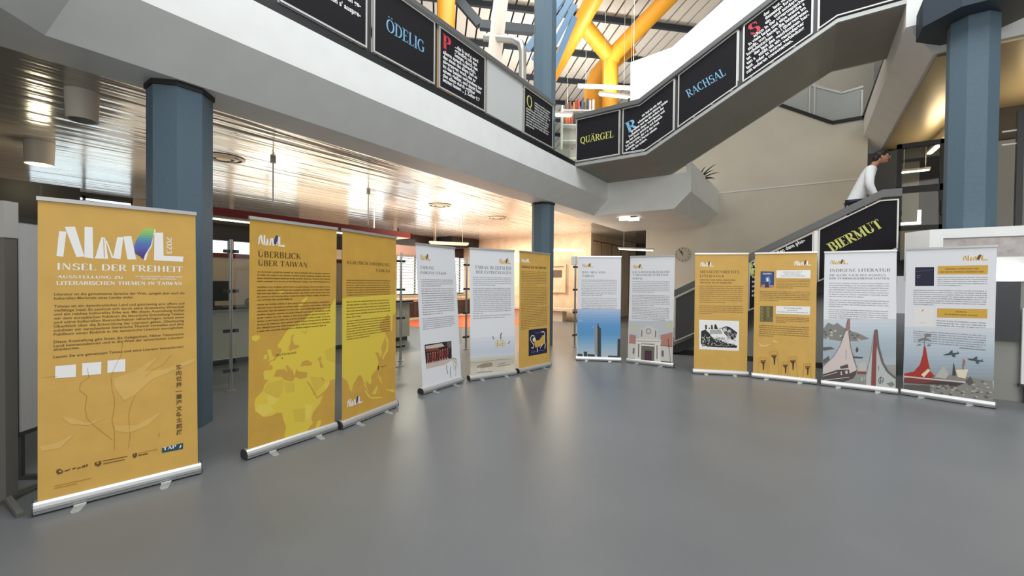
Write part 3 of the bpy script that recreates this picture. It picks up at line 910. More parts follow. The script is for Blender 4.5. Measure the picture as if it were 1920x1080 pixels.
('p','black',[.45,.522,.469,.541,.47,.538,.45,.519]),
('p','white',[.45,.612,.462,.613,.462,.608,.45,.607]),
('p','white',[.404,.648,.432,.625,.432,.62,.404,.643]),
('p','black',[.132,.495,.157,.461,.157,.452,.132,.486]),
('p','white',[.563,.636,.582,.621,.582,.617,.563,.631]),
('p','white',[.232,.606,.245,.59,.245,.586,.232,.602]),
('p','black',[.633,.589,.661,.589,.661,.583,.633,.584]),
('p','white',[.325,.535,.341,.534,.341,.53,.325,.53]),
('p','white',[.226,.542,.258,.582,.258,.579,.226,.539]),
('p','black',[.547,.639,.563,.635,.563,.627,.547,.632]),
('p','white',[.245,.632,.262,.618,.262,.613,.245,.627]),
('p','white',[.632,.541,.663,.507,.663,.499,.632,.533]),
('p','black',[.613,.487,.625,.497,.625,.492,.613,.482]),
('p','white',[.446,.561,.464,.567,.464,.559,.446,.553]),
('p','white',[.237,.592,.258,.589,.258,.582,.237,.586]),
('p','black',[.359,.598,.378,.618,.378,.614,.359,.594]),
('p','white',[.409,.596,.436,.626,.436,.619,.409,.589]),
('p','white',[.455,.596,.476,.581,.476,.574,.455,.59]),
('p','black',[.592,.526,.607,.533,.607,.527,.593,.52]),
('p','white',[.138,.537,.159,.549,.159,.541,.138,.529]),
('p','white',[.568,.56,.58,.568,.58,.561,.568,.553]),
('p','black',[.412,.623,.422,.638,.422,.629,.412,.615]),
('p','white',[.21,.617,.222,.599,.222,.592,.21,.609]),
('p','white',[.463,.562,.493,.597,.493,.591,.463,.556]),
('p','black',[.491,.582,.507,.588,.507,.584,.491,.577]),
('p','white',[.22,.512,.25,.558,.25,.552,.22,.506]),
('p','white',[.485,.647,.506,.636,.506,.628,.485,.639]),
('p','black',[.604,.524,.621,.527,.621,.523,.605,.52]),
('p','white',[.485,.602,.502,.611,.502,.604,.485,.595]),
('p','white',[.437,.537,.469,.568,.469,.565,.437,.534]),
('p','black',[.539,.531,.551,.542,.552,.538,.54,.527]),
('p','white',[.416,.499,.431,.491,.432,.487,.416,.494]),
('p','white',[.344,.513,.378,.493,.378,.485,.344,.505]),
('p','black',[.383,.628,.412,.632,.412,.627,.383,.623]),
('p','white',[.458,.504,.482,.473,.482,.465,.459,.496]),
('p','white',[.166,.597,.199,.554,.199,.547,.167,.59]),
('p','black',[.22,.556,.253,.541,.253,.535,.22,.55]),
('p','white',[.64,.623,.651,.621,.652,.613,.64,.615]),
('p','white',[.236,.494,.253,.504,.253,.5,.236,.49]),
('p','black',[.142,.585,.172,.546,.172,.541,.142,.579]),
('p','white',[.153,.598,.166,.61,.166,.604,.153,.591]),
('p','white',[.476,.57,.499,.55,.5,.542,.476,.562]),
('p','black',[.609,.621,.628,.628,.628,.62,.609,.613]),
('p','white',[.281,.562,.296,.557,.296,.549,.281,.554]),
('p','white',[.178,.479,.201,.472,.201,.468,.178,.475]),
('p','black',[.628,.585,.638,.599,.638,.595,.628,.581]),
('p','white',[.4,.567,.43,.612,.43,.608,.4,.563]),
('p','white',[.373,.61,.39,.628,.39,.623,.373,.606]),
('p','black',[.463,.487,.482,.498,.482,.491,.463,.48]),
('p','white',[.611,.555,.621,.564,.621,.557,.611,.548]),
('p','white',[.147,.622,.177,.636,.177,.629,.147,.615]),
('p','black',[.425,.531,.437,.525,.437,.518,.425,.525]),
('p','white',[.617,.651,.641,.627,.641,.621,.617,.645]),
('p','white',[.314,.53,.346,.53,.346,.525,.314,.525]),
('p','black',[.587,.639,.62,.644,.62,.639,.587,.634]),
('p','white',[.279,.494,.301,.522,.302,.515,.279,.487]),
('p','white',[.586,.505,.611,.524,.611,.52,.586,.5]),
('p','black',[.358,.65,.391,.607,.391,.602,.358,.645]),
('p','white',[.22,.526,.25,.534,.25,.527,.221,.519]),
('p','white',[.138,.575,.158,.548,.158,.54,.138,.567]),
('p','black',[.631,.486,.645,.495,.645,.491,.631,.482]),
('p','white',[.129,.615,.153,.607,.153,.603,.129,.61]),
('p','white',[.321,.611,.354,.574,.355,.57,.321,.607]),
('p','black',[.408,.542,.422,.527,.422,.52,.408,.535]),
('p','white',[.229,.567,.255,.549,.256,.543,.23,.561]),
('p','white',[.462,.591,.488,.595,.488,.588,.462,.584]),
('p','black',[.437,.535,.458,.542,.458,.538,.437,.531]),
('p','white',[.539,.53,.551,.527,.551,.522,.54,.524]),
('p','white',[.404,.618,.43,.616,.43,.609,.404,.611]),
('p','black',[.623,.558,.634,.552,.634,.547,.623,.553]),
('p','white',[.169,.463,.195,.49,.195,.483,.169,.456]),
('p','white',[.132,.489,.154,.489,.154,.483,.132,.484]),
('p','black',[.525,.604,.554,.564,.554,.56,.525,.6]),
('p','white',[.491,.587,.512,.599,.513,.592,.491,.58]),
('p','white',[.488,.511,.521,.483,.521,.479,.488,.506]),
('p','black',[.452,.511,.463,.513,.464,.507,.452,.505]),
('p','white',[.558,.578,.569,.567,.569,.563,.558,.573]),
('p','white',[.593,.562,.605,.549,.605,.542,.593,.555]),
('p','black',[.281,.563,.298,.551,.298,.548,.281,.559]),
('p','white',[.205,.631,.237,.607,.237,.603,.205,.627]),
('p','white',[.554,.61,.573,.599,.573,.595,.554,.606]),
('p','black',[.636,.526,.657,.533,.657,.527,.636,.52]),
('p','white',[.504,.595,.519,.607,.519,.6,.504,.588]),
('p','white',[.647,.533,.661,.529,.661,.526,.647,.53]),
('p','black',[.197,.549,.221,.558,.221,.55,.197,.541]),
('p','white',[.419,.515,.432,.503,.432,.498,.419,.51]),
('p','white',[.322,.483,.333,.489,.334,.485,.322,.48]),
('p','black',[.374,.589,.389,.571,.389,.566,.374,.583]),
('p','white',[.62,.539,.635,.556,.635,.55,.62,.533]),
('p','white',[.164,.51,.181,.495,.181,.491,.164,.506]),
('p','black',[.195,.599,.209,.592,.209,.584,.195,.591]),
('p','white',[.216,.631,.248,.612,.249,.608,.216,.627]),
('p','white',[.489,.541,.51,.556,.51,.551,.489,.536]),
('p','black',[.465,.613,.487,.623,.487,.618,.465,.609]),
('p','white',[.591,.537,.616,.576,.616,.569,.591,.531]),
('p','white',[.534,.518,.562,.491,.562,.485,.534,.513]),
('p','black',[.623,.593,.637,.614,.637,.609,.624,.588]),
('p','white',[.256,.614,.266,.629,.266,.624,.256,.609]),
('p','white',[.378,.51,.405,.493,.405,.489,.378,.507]),
('p','black',[.227,.501,.252,.507,.252,.501,.227,.495]),
('p','white',[.634,.595,.664,.634,.664,.63,.634,.591]),
('p','white',[.236,.631,.266,.625,.266,.621,.236,.627]),
('p','black',[.268,.568,.296,.589,.297,.583,.268,.561]),
('p','white',[.522,.628,.533,.616,.533,.61,.522,.621]),
('p','white',[.523,.537,.555,.531,.555,.523,.523,.529]),
('p','black',[.222,.536,.242,.546,.242,.539,.222,.529]),
('p','white',[.169,.605,.182,.598,.183,.591,.169,.598]),
('p','white',[.404,.589,.431,.59,.431,.584,.404,.583]),
('p','black',[.233,.464,.253,.482,.253,.477,.233,.458]),
('p','white',[.363,.558,.383,.569,.383,.562,.363,.551]),
('p','white',[.458,.527,.471,.544,.471,.536,.458,.519]),
('l','white',[.507,.703,.519,.696,.528,.685],.004),
('l','white',[.478,.764,.49,.757,.499,.746],.004),
('l','white',[.54,.679,.552,.672,.561,.661],.004),
('l','white',[.655,.695,.666,.688,.675,.677],.004),
('l','white',[.587,.67,.599,.663,.608,.652],.004),
('l','white',[.56,.726,.572,.719,.581,.708],.004),
('l','white',[.484,.779,.496,.772,.505,.761],.004),
('l','white',[.462,.791,.474,.784,.483,.772],.004),
('l','white',[.604,.684,.616,.677,.625,.665],.004),
('l','white',[.467,.71,.479,.703,.489,.692],.004),
('l','white',[.658,.677,.67,.67,.679,.658],.004),
('l','white',[.529,.69,.541,.683,.55,.672],.004),
('l','white',[.592,.675,.604,.668,.613,.657],.004),
('l','white',[.491,.719,.503,.711,.512,.7],.004),
('l','white',[.545,.755,.557,.748,.566,.737],.004),
('l','white',[.463,.771,.475,.764,.484,.753],.004),
('l','white',[.502,.755,.514,.748,.523,.736],.004),
('l','white',[.643,.685,.655,.678,.664,.666],.004),
('l','white',[.496,.771,.508,.764,.517,.753],.004),
('l','white',[.464,.758,.476,.751,.485,.74],.004),
('l','white',[.54,.755,.552,.748,.561,.737],.004),
('l','white',[.561,.723,.573,.716,.582,.705],.004),
('l','white',[.457,.755,.469,.748,.478,.737],.004),
('l','white',[.485,.769,.497,.762,.507,.751],.004),
('l','white',[.61,.696,.622,.689,.631,.677],.004),
('l','white',[.528,.719,.54,.712,.549,.7],.004),
('l','white',[.606,.68,.618,.673,.627,.661],.004),
('l','white',[.651,.653,.663,.646,.672,.635],.004),
('l','white',[.525,.685,.537,.678,.546,.667],.004),
('l','white',[.456,.781,.468,.774,.477,.762],.004),
('l','white',[.478,.754,.49,.747,.499,.736],.004),
('l','white',[.527,.734,.539,.727,.548,.715],.004),
('l','white',[.585,.713,.597,.706,.606,.695],.004),
('l','white',[.554,.697,.566,.69,.575,.679],.004),
('l','white',[.646,.634,.658,.627,.667,.616],.004),
('l','white',[.53,.733,.542,.726,.551,.714],.004),
('l','white',[.66,.639,.672,.632,.681,.621],.004),
('l','white',[.635,.712,.647,.705,.656,.694],.004),
('l','white',[.513,.736,.525,.729,.534,.718],.004),
('l','white',[.517,.731,.529,.724,.538,.712],.004),
('l','stone_sh',[.421,.731,.449,.732],.002),
('l','stone_sh',[.307,.716,.335,.717],.002),
('l','stone_sh',[.28,.745,.308,.744],.002),
('l','stone_sh',[.4,.733,.428,.737],.002),
('l','stone_sh',[.266,.713,.294,.713],.002),
('l','stone_sh',[.42,.715,.447,.715],.002),
('l','stone_sh',[.357,.7,.385,.697],.002),
('l','stone_sh',[.277,.742,.305,.746],.002),
('l','stone_sh',[.249,.699,.278,.696],.002),
('l','stone_sh',[.34,.707,.368,.707],.002),
('l','stone_sh',[.368,.729,.396,.726],.002),
('l','stone_sh',[.303,.744,.331,.748],.002),
('l','stone_sh',[.393,.708,.42,.706],.002),
('l','stone_sh',[.394,.739,.422,.741],.002),
('p','white',[.132,.617,.137,.639,.141,.611]),
('p','white',[.156,.54,.16,.561,.165,.534]),
('p','white',[.176,.656,.18,.677,.185,.65]),
('p','white',[.198,.616,.203,.638,.208,.61]),
('p','white',[.221,.571,.226,.592,.23,.564]),
('p','white',[.243,.573,.248,.595,.252,.567]),
('p','white',[.264,.659,.268,.68,.273,.653]),
],
10:[('g','white','ink',.549,1.832,.216,.084),
('p','cover_blue',[.092,1.744,.282,1.738,.282,1.476,.093,1.478]),
('p','cover_sky',[.163,1.652,.218,1.662,.235,1.58,.212,1.492,.161,1.491]),
('p','white',[.174,1.623,.199,1.638,.205,1.58,.185,1.573]),
('p','tower_dark',[.155,1.564,.205,1.58,.212,1.48,.152,1.479]),
('p','photo_pink',[.103,1.514,.153,1.535,.154,1.479,.101,1.478]),
('p','photo_pink',[.221,1.521,.281,1.517,.282,1.476,.217,1.478]),
('t','white','CYMHE',.124,1.692,.134,.026,'x'),
('p','white',[.311,1.758,.761,1.76,.76,1.631,.311,1.636]),
('t','gold_dark','GREEK16',.398,1.723,.264,.015,'x'),
('t','grey_ink','GREEK14',.423,1.692,.215,.015,'x'),
('t','grey_ink','GREEK20',.374,1.66,.323,.015,'x'),
('b','ink',.311,.757,1.604,1.477,6,.5),
('b','ink',.085,.759,1.414,1.27,6,.4),
('p','cover_olive',[.093,1.175,.275,1.182,.275,.925,.094,.92]),
('p','cover_olive2',[.096,1.154,.126,1.161,.134,1.118,.104,1.111]),
('p','cover_olive3',[.141,1.156,.171,1.163,.179,1.12,.15,1.113]),
('p','cover_olive2',[.186,1.158,.216,1.165,.224,1.122,.195,1.115]),
('p','cover_olive3',[.231,1.16,.261,1.167,.269,1.124,.239,1.117]),
('p','cover_olive2',[.097,1.096,.127,1.104,.136,1.061,.106,1.053]),
('p','cover_olive3',[.142,1.099,.172,1.106,.181,1.063,.151,1.056]),
('p','cover_olive2',[.187,1.101,.217,1.108,.225,1.065,.196,1.058]),
('p','cover_olive3',[.232,1.103,.262,1.11,.27,1.067,.24,1.06]),
('p','cover_olive2',[.098,1.039,.128,1.046,.137,1.003,.107,.996]),
('p','cover_olive3',[.144,1.041,.174,1.048,.182,1.006,.152,.998]),
('p','cover_olive2',[.189,1.043,.218,1.05,.227,1.008,.197,1.001]),
('p','cover_olive3',[.233,1.045,.263,1.053,.271,1.01,.242,1.003]),
('p','cover_olive2',[.1,.981,.13,.988,.138,.946,.108,.938]),
('p','cover_olive3',[.145,.983,.175,.991,.183,.948,.153,.941]),
('p','white',[.314,1.184,.765,1.191,.759,1.064,.312,1.058]),
('t','grey_ink','GREEK14',.42,1.149,.241,.017,'x'),
('t','grey_ink','GREEK8',.468,1.116,.131,.014,'x'),
('t','grey_ink','GREEK24',.331,1.086,.414,.014,'x'),
('b','ink',.318,.755,1.007,.928,4,.3),
('b','ink',.087,.757,.862,.696,6,.3),
('l','ochre_dark',[.091,.271,.084,.325,.127,.348,.171,.353,.204,.338,.205,.27,.184,.225],.004),
('l','ochre_dark',[.091,.271,.082,.17,.082,.08],.004),
('l','ochre_dark',[.195,.251,.208,.156,.212,.084],.004),
('l','ochre_dark',[.116,.341,.123,.292],.004),
('l','ochre_dark',[.149,.351,.153,.295],.004),
('l','ochre_dark',[.176,.347,.178,.295],.004),
('p','brown',[.107,.272,.189,.287,.168,.254,.162,.143,.148,.141,.141,.245]),
('p','brown',[.112,.291,.188,.304,.188,.293,.112,.279]),
('l','ochre_dark',[.239,.376,.232,.432,.277,.455,.321,.46,.355,.444,.356,.374,.335,.327],.004),
('l','ochre_dark',[.239,.376,.23,.275,.231,.082],.004),
('l','ochre_dark',[.345,.353,.358,.261,.364,.087],.004),
('l','ochre_dark',[.266,.448,.272,.396],.004),
('l','ochre_dark',[.299,.457,.303,.399],.004),
('l','ochre_dark',[.327,.454,.328,.399],.004),
('p','brown',[.256,.376,.339,.391,.318,.357,.312,.242,.298,.24,.29,.348]),
('p','brown',[.261,.395,.339,.408,.339,.397,.261,.384]),
('l','ochre_dark',[.402,.236,.396,.285,.434,.305,.472,.309,.5,.296,.501,.236,.483,.196],.004),
('l','ochre_dark',[.402,.236,.394,.137,.392,.086],.004),
('l','ochre_dark',[.492,.219,.503,.122,.506,.089],.004),
('l','ochre_dark',[.424,.299,.43,.255],.004),
('l','ochre_dark',[.453,.307,.456,.258],.004),
('l','ochre_dark',[.476,.304,.477,.258],.004),
('p','brown',[.416,.238,.487,.251,.468,.222,.463,.123,.451,.122,.445,.213]),
('p','brown',[.42,.254,.486,.267,.487,.256,.421,.243]),
('l','ochre_dark',[.492,.32,.486,.374,.529,.397,.571,.401,.604,.386,.605,.317,.584,.272],.004),
('l','ochre_dark',[.492,.32,.483,.22,.482,.087],.004),
('l','ochre_dark',[.594,.298,.606,.207,.61,.092],.004),
('l','ochre_dark',[.518,.39,.524,.339],.004),
('l','ochre_dark',[.55,.399,.553,.342],.004),
('l','ochre_dark',[.577,.396,.578,.342],.004),
('p','brown',[.508,.32,.588,.334,.568,.301,.561,.188,.548,.187,.541,.292]),
('p','brown',[.513,.338,.588,.351,.588,.341,.513,.327]),
('l','ochre_dark',[.693,.242,.688,.289,.724,.309,.76,.313,.787,.3,.788,.242,.77,.202],.004),
('l','ochre_dark',[.693,.242,.685,.144,.683,.092],.004),
('l','ochre_dark',[.779,.225,.789,.13,.791,.095],.004),
('l','ochre_dark',[.715,.303,.72,.261],.004),
('l','ochre_dark',[.742,.311,.745,.263],.004),
('l','ochre_dark',[.765,.308,.765,.263],.004),
('p','brown',[.706,.243,.774,.256,.756,.227,.751,.131,.739,.13,.734,.219]),
('p','brown',[.711,.26,.774,.272,.774,.261,.711,.249]),
('p','ochre_pale',[.061,.591,.15,.542,.26,.58,.212,.531,.113,.505]),
('p','ochre_pale',[.259,.65,.32,.627,.357,.588,.284,.596]),
],
11:[('g','gold','ink',.08,1.85,.214,.073),
('t','grey_ink','INDIGENE LITERATUR',.078,1.735,.698,.046,'c'),
('t','grey_ink','DIE SUCHE NACH DEN WURZELN',.074,1.666,.653,.033,'c'),
('t','grey_ink','DER STAMMESGEMEINSCHAFTEN',.07,1.622,.693,.027,'c'),
('b','grey_ink',.073,.762,1.561,1.359,7,.6),
('b','grey_ink',.074,.761,1.304,1.208,4,.25),
('b','grey_ink',.073,.757,1.159,1.006,6,.95),
('p',(197,206,212),[-.003,1.003,.844,1.062,.843,1.007,-.002,.943]),
('p',(192,202,210),[-.002,.943,.843,1.007,.843,.952,-.002,.883]),
('p',(186,198,207),[-.002,.883,.843,.952,.843,.898,-.001,.823]),
('p',(181,193,203),[-.001,.823,.843,.898,.842,.843,0,.764]),
('p',(175,188,198),[0,.764,.842,.843,.842,.789,.001,.704]),
('p',(169,182,192),[.001,.704,.842,.789,.842,.735,.002,.645]),
('p',(164,178,188),[.002,.645,.842,.735,.842,.681,.003,.586]),
('p',(162,176,186),[.003,.586,.842,.681,.841,.627,.004,.527]),
('p',(159,173,183),[.004,.527,.841,.627,.841,.573,.005,.469]),
('p',(159,173,182),[.005,.469,.841,.573,.841,.519,.006,.41]),
('p',(163,175,184),[.006,.41,.841,.519,.841,.466,.007,.352]),
('p',(166,177,185),[.007,.352,.841,.466,.84,.412,.007,.294]),
('p',(150,151,147),[.006,.293,.84,.412,.84,.355,.007,.23]),
('p',(146,147,143),[.007,.23,.84,.355,.84,.297,.007,.168]),
('p',(142,142,138),[.007,.168,.84,.297,.839,.24,.008,.105]),
('p',(139,139,135),[.008,.105,.839,.24,.839,.182,.009,.043]),
('p',(137,137,133),[.009,.043,.839,.182,.839,.125,.01,-.019]),
('p',(135,135,131),[.01,-.019,.839,.125,.838,.068,.011,-.081]),
('p','rock',[.007,.857,.065,.959,.133,.928,.18,.962,.246,.901,.339,.85,.429,.823,.552,.755,.412,.706,.211,.691,.011,.712]),
('p','rock_lt',[.202,.763,.218,.784,.242,.772,.234,.752,.212,.752]),
('p','rock_dk',[.397,.784,.412,.804,.434,.792,.427,.773,.406,.773]),
('p','rock_gn',[.226,.76,.241,.78,.265,.768,.257,.749,.235,.749]),
('p','rock_lt',[.088,.767,.104,.788,.128,.776,.121,.756,.098,.756]),
('p','rock_dk',[.277,.73,.292,.751,.315,.739,.308,.719,.286,.72]),
('p','rock_gn',[.049,.798,.065,.819,.089,.807,.082,.787,.059,.787]),
('p','rock_lt',[.048,.719,.064,.74,.089,.728,.081,.708,.058,.708]),
('p','rock_dk',[.302,.846,.318,.866,.341,.854,.333,.834,.311,.835]),
('p','rock_gn',[.421,.71,.436,.73,.458,.718,.451,.699,.43,.699]),
('p','rock_lt',[.287,.758,.302,.778,.325,.766,.318,.747,.296,.747]),
('p','rock_dk',[.076,.844,.092,.865,.116,.853,.108,.833,.085,.833]),
('p','rock_gn',[.234,.841,.249,.862,.273,.849,.265,.83,.243,.83]),
('p','rock_lt',[.09,.809,.106,.83,.13,.818,.123,.798,.1,.798]),
('p','rock_dk',[.021,.772,.037,.793,.062,.781,.054,.761,.031,.761]),
('p','rock_gn',[.198,.72,.214,.74,.237,.728,.23,.709,.207,.709]),
('p','rock_lt',[.231,.752,.246,.772,.269,.76,.262,.741,.24,.741]),
('p','rock_dk',[.223,.748,.238,.769,.261,.757,.254,.737,.232,.737]),
('p','rock_gn',[.204,.807,.22,.827,.243,.815,.236,.796,.214,.796]),
('p','rock_lt',[.427,.705,.442,.725,.464,.714,.457,.695,.436,.695]),
('p','rock_dk',[.363,.746,.378,.766,.401,.755,.394,.736,.372,.736]),
('p','rock_gn',[.144,.813,.16,.833,.183,.821,.176,.801,.153,.802]),
('p','rock_lt',[.132,.837,.148,.858,.172,.845,.165,.826,.142,.826]),
('p','rock_dk',[.333,.792,.348,.812,.371,.8,.364,.781,.342,.781]),
('p','rock_gn',[.365,.795,.381,.815,.403,.803,.396,.784,.374,.784]),
('p','rock_lt',[.411,.727,.426,.747,.448,.736,.441,.716,.42,.717]),
('p','rock_dk',[.008,.812,.024,.833,.048,.82,.041,.8,.018,.801]),
('p','rock_dk',[.008,.58,.099,.596,.156,.567,.014,.526]),
('p','rock_dk',[.011,.389,.082,.458,.092,.4,.017,.319]),
('p','rock_lt',[.77,.189,.785,.201,.801,.192,.785,.182]),
('p','shore',[.797,.203,.812,.215,.828,.206,.812,.196]),
('p','rock_gn',[.438,.113,.454,.125,.471,.116,.454,.105]),
('p','rock_lt',[.72,.207,.734,.219,.751,.21,.734,.2]),
('p','shore',[.444,.153,.459,.166,.477,.157,.459,.146]),
('p','rock_gn',[.791,.155,.805,.167,.821,.158,.805,.148]),
('p','rock_lt',[.456,.167,.472,.18,.489,.17,.472,.16]),
('p','shore',[.449,.191,.465,.204,.482,.194,.465,.183]),
('p','rock_gn',[.727,.22,.742,.232,.758,.223,.742,.213]),
('p','rock_lt',[.634,.169,.649,.182,.666,.173,.649,.162]),
('p','shore',[.486,.107,.502,.12,.519,.11,.502,.1]),
('p','rock_gn',[.462,.115,.477,.127,.495,.118,.477,.107]),
('p','rock_lt',[.456,.144,.471,.156,.489,.147,.471,.136]),
('p','shore',[.495,.17,.511,.183,.528,.173,.511,.163]),
('p','rock_gn',[.793,.15,.808,.162,.824,.153,.808,.143]),
('p','rock_lt',[.532,.095,.548,.107,.565,.098,.548,.087]),
('p','shore',[.494,.153,.51,.166,.527,.157,.51,.146]),
('p','rock_gn',[.749,.163,.763,.175,.78,.166,.763,.156]),
('p','rock_lt',[.449,.066,.465,.079,.482,.07,.465,.059]),
('p','shore',[.495,.172,.511,.184,.528,.175,.511,.164]),
('p','rock_gn',[.717,.199,.732,.211,.749,.202,.732,.191]),
('p','rock_lt',[.529,.202,.544,.214,.561,.205,.544,.194]),
('p','shore',[.445,.12,.461,.133,.478,.123,.461,.113]),
('p','rock_gn',[.507,.128,.523,.141,.54,.131,.523,.121]),
('p','rock_lt',[.559,.156,.575,.169,.592,.159,.575,.149]),
('p','shore',[.789,.19,.804,.203,.82,.193,.803,.183]),
('p','rock_gn',[.64,.115,.655,.128,.672,.119,.655,.108]),
('p','rock_lt',[.483,.184,.498,.196,.516,.187,.498,.176]),
('p','shore',[.769,.144,.784,.156,.8,.147,.784,.137]),
('p','rock_gn',[.51,.183,.525,.196,.543,.186,.525,.176]),
('p','boat_pale',[.279,.845,.316,.86,.331,.64,.369,.437,.409,.306,.397,.213,.335,.169,.014,.177,.013,.271,.139,.453,.212,.615]),
('p','boat_red_pale',[.287,.964,.301,1.036,.328,1.032,.329,.873,.302,.847,.284,.863]),
('l','boat_rim',[.012,.294,.139,.453,.212,.615,.266,.808,.301,1.024],.007),
('l','boat_rim',[.311,.848,.336,.617,.378,.438,.412,.306,.397,.202],.009),
('p','boat_dark',[.014,.171,.188,.261,.325,.282,.33,.225,.414,.284,.379,.165,.254,.082,.106,.063,.011,.07]),
('l','boat_pale',[.019,.142,.188,.227],.008),
('l','boat_pale',[.03,.085,.326,.168],.008),
('p','boat_pale',[.225,.238,.239,.24,.242,.189,.227,.187]),
('p','boat_pale',[.28,.258,.307,.262,.307,.216,.28,.212]),
('l','boat_dark',[.286,.565,.285,.425],.005),
('p','boat_dark',[.215,.312,.306,.359,.316,.303,.225,.278]),
('p','boat_dark',[.395,.577,.412,.631,.43,.582,.417,.54,.404,.544]),
('l','boat_pale',[.414,.545,.414,.284],.006),
('p','rock_lt',[.427,.376,.492,.419,.527,.357,.519,.266,.423,.251]),
('p','boat_red',[.418,.267,.519,.277,.515,.237,.419,.228]),
('p','boat_dark',[.368,.482,.483,.48,.475,.462,.373,.454]),
('p','shore_lt',[.604,.885,.634,.888,.647,.652,.697,.414,.754,.291,.835,.207,.834,.078,.519,.077,.519,.255,.57,.553]),
('p','boat_red',[.604,.885,.63,.899,.638,.764,.63,.561,.626,.063,.571,.064,.583,.555]),
('l','boat_rim',[.626,.893,.647,.652,.697,.425,.754,.302,.837,.223],.028),
('l','photo_grey',[.604,.874,.57,.553,.519,.232],.008),
('l','boat_dark',[.68,.225,.655,.177,.663,.124,.696,.14,.709,.197,.68,.225],.008),
('l','boat_dark',[.68,.214,.676,.126],.008),
('l','boat_dark',[.667,.157,.705,.174],.006),
('l','boat_dark',[.655,.375,.655,.309],.006),
('p','rock_gn',[.738,.137,.803,.169,.831,.131,.786,.091]),
],
12:[('g','gold','ink',.551,1.859,.213,.077),
('p','cover_navy',[.103,1.785,.288,1.784,.291,1.529,.106,1.525]),
('p','night_line',[.122,1.669,.159,1.678,.159,1.667,.122,1.658]),
('p','night_line',[.122,1.643,.147,1.649,.147,1.638,.122,1.635]),
('l','night_line',[.112,1.73,.269,1.741],.004),
('p','gold_box',[.322,1.798,.77,1.799,.768,1.682,.322,1.685]),
('t','ink','GREEK24',.393,1.748,.31,.019,'x'),
('t','ink','GREEK34',.349,1.708,.396,.02,'x'),
('b','grey_ink',.322,.77,1.645,1.538,5,.5),
('b','grey_ink',.092,.769,1.469,1.274,8,.3),
('p','paper_white',[.103,1.234,.292,1.237,.292,.986,.106,.977]),
('l','photo_pink',[.178,1.179,.198,1.209],.01),
('l','photo_pink',[.161,1.022,.222,1.025],.004),
('p','gold_box',[.327,1.228,.774,1.244,.773,1.126,.327,1.106]),
('t','ink','GREEK8',.5,1.187,.102,.019,'x'),
('t','ink','GREEK30',.396,1.149,.296,.016,'x'),
('b','grey_ink',.326,.772,1.064,.94,5,.8),
('p',(205,212,220),[.002,.95,.847,1.01,.847,.958,.003,.892]),
('p',(201,209,218),[.003,.892,.847,.958,.848,.907,.004,.835]),
('p',(197,207,215),[.004,.835,.848,.907,.848,.856,.006,.778]),
('p',(192,204,213),[.006,.778,.848,.856,.848,.805,.007,.721]),
('p',(187,200,209),[.007,.721,.848,.805,.849,.754,.008,.664]),
('p',(182,196,206),[.008,.664,.849,.754,.849,.703,.009,.607]),
('p',(178,192,203),[.009,.607,.849,.703,.85,.652,.011,.551]),
('p',(171,185,197),[.011,.551,.85,.652,.85,.601,.012,.494]),
('p',(165,179,191),[.012,.494,.85,.601,.851,.55,.013,.438]),
('p',(159,173,185),[.013,.438,.851,.55,.851,.5,.014,.381]),
('p',(154,167,178),[.014,.381,.851,.5,.852,.449,.015,.325]),
('p',(149,161,170),[.015,.325,.852,.449,.852,.399,.017,.269]),
('p',(144,155,162),[.017,.269,.852,.399,.852,.348,.018,.213]),
('b','grey_ink',.102,.773,.903,.756,6,.95),
('l','photo_grey',[.54,.724,.767,.723],.012),
('p','shore2',[.017,.258,.451,.359,.833,.345,.848,.072,.006,.045]),
('p','rock_lt',[.534,.141,.549,.155,.57,.145,.556,.132]),
('p','shore',[.636,.276,.651,.29,.671,.279,.657,.267]),
('p','rock_gn',[.27,.151,.286,.166,.308,.155,.294,.142]),
('p','rock_lt',[.651,.177,.665,.192,.685,.181,.671,.169]),
('p','shore',[.58,.149,.594,.164,.615,.153,.601,.141]),
('p','rock_gn',[.349,.152,.364,.167,.386,.156,.371,.143]),
('p','shore',[.309,.087,.324,.102,.346,.091,.332,.078]),
('p','rock_gn',[.457,.182,.472,.196,.493,.186,.479,.173]),
('p','rock_dk',[.729,.321,.743,.335,.763,.324,.749,.312]),
('p','shore',[.551,.271,.566,.285,.587,.274,.573,.262]),
('p','rock_gn',[.805,.135,.819,.149,.838,.139,.825,.127]),
('p','rock_dk',[.33,.152,.345,.167,.367,.156,.353,.143]),
('p','rock_lt',[.342,.18,.358,.195,.38,.184,.365,.171]),
('p','shore',[.612,.266,.627,.281,.647,.27,.634,.258]),
('p','rock_gn',[.652,.299,.667,.313,.687,.302,.673,.29]),
('p','rock_lt',[.493,.186,.508,.2,.529,.19,.515,.177]),
('p','shore',[.6,.194,.614,.209,.634,.198,.621,.186]),
('p','rock_gn',[.483,.271,.497,.286,.519,.275,.505,.263]),
('p','rock_dk',[.67,.101,.684,.116,.704,.105,.691,.093]),
('p','rock_lt',[.799,.195,.813,.209,.832,.199,.819,.187]),
('p','shore',[.468,.193,.483,.208,.504,.197,.49,.185]),
('p','rock_gn',[.65,.161,.665,.176,.685,.165,.671,.153]),
('p','rock_dk',[.33,.195,.345,.21,.367,.199,.353,.186]),
('p','rock_lt',[.472,.161,.487,.175,.508,.165,.494,.152]),
('p','shore',[.713,.212,.727,.227,.747,.216,.734,.204]),
('p','rock_dk',[.509,.166,.524,.181,.545,.171,.531,.158]),
('p','rock_lt',[.393,.163,.408,.178,.429,.168,.415,.155]),
('p','shore',[.487,.105,.502,.12,.523,.109,.509,.097]),
('p','rock_gn',[.325,.121,.34,.137,.362,.126,.347,.113]),
('p','rock_dk',[.369,.097,.384,.112,.405,.102,.391,.089]),
('p','rock_lt',[.285,.177,.301,.192,.323,.181,.308,.168]),
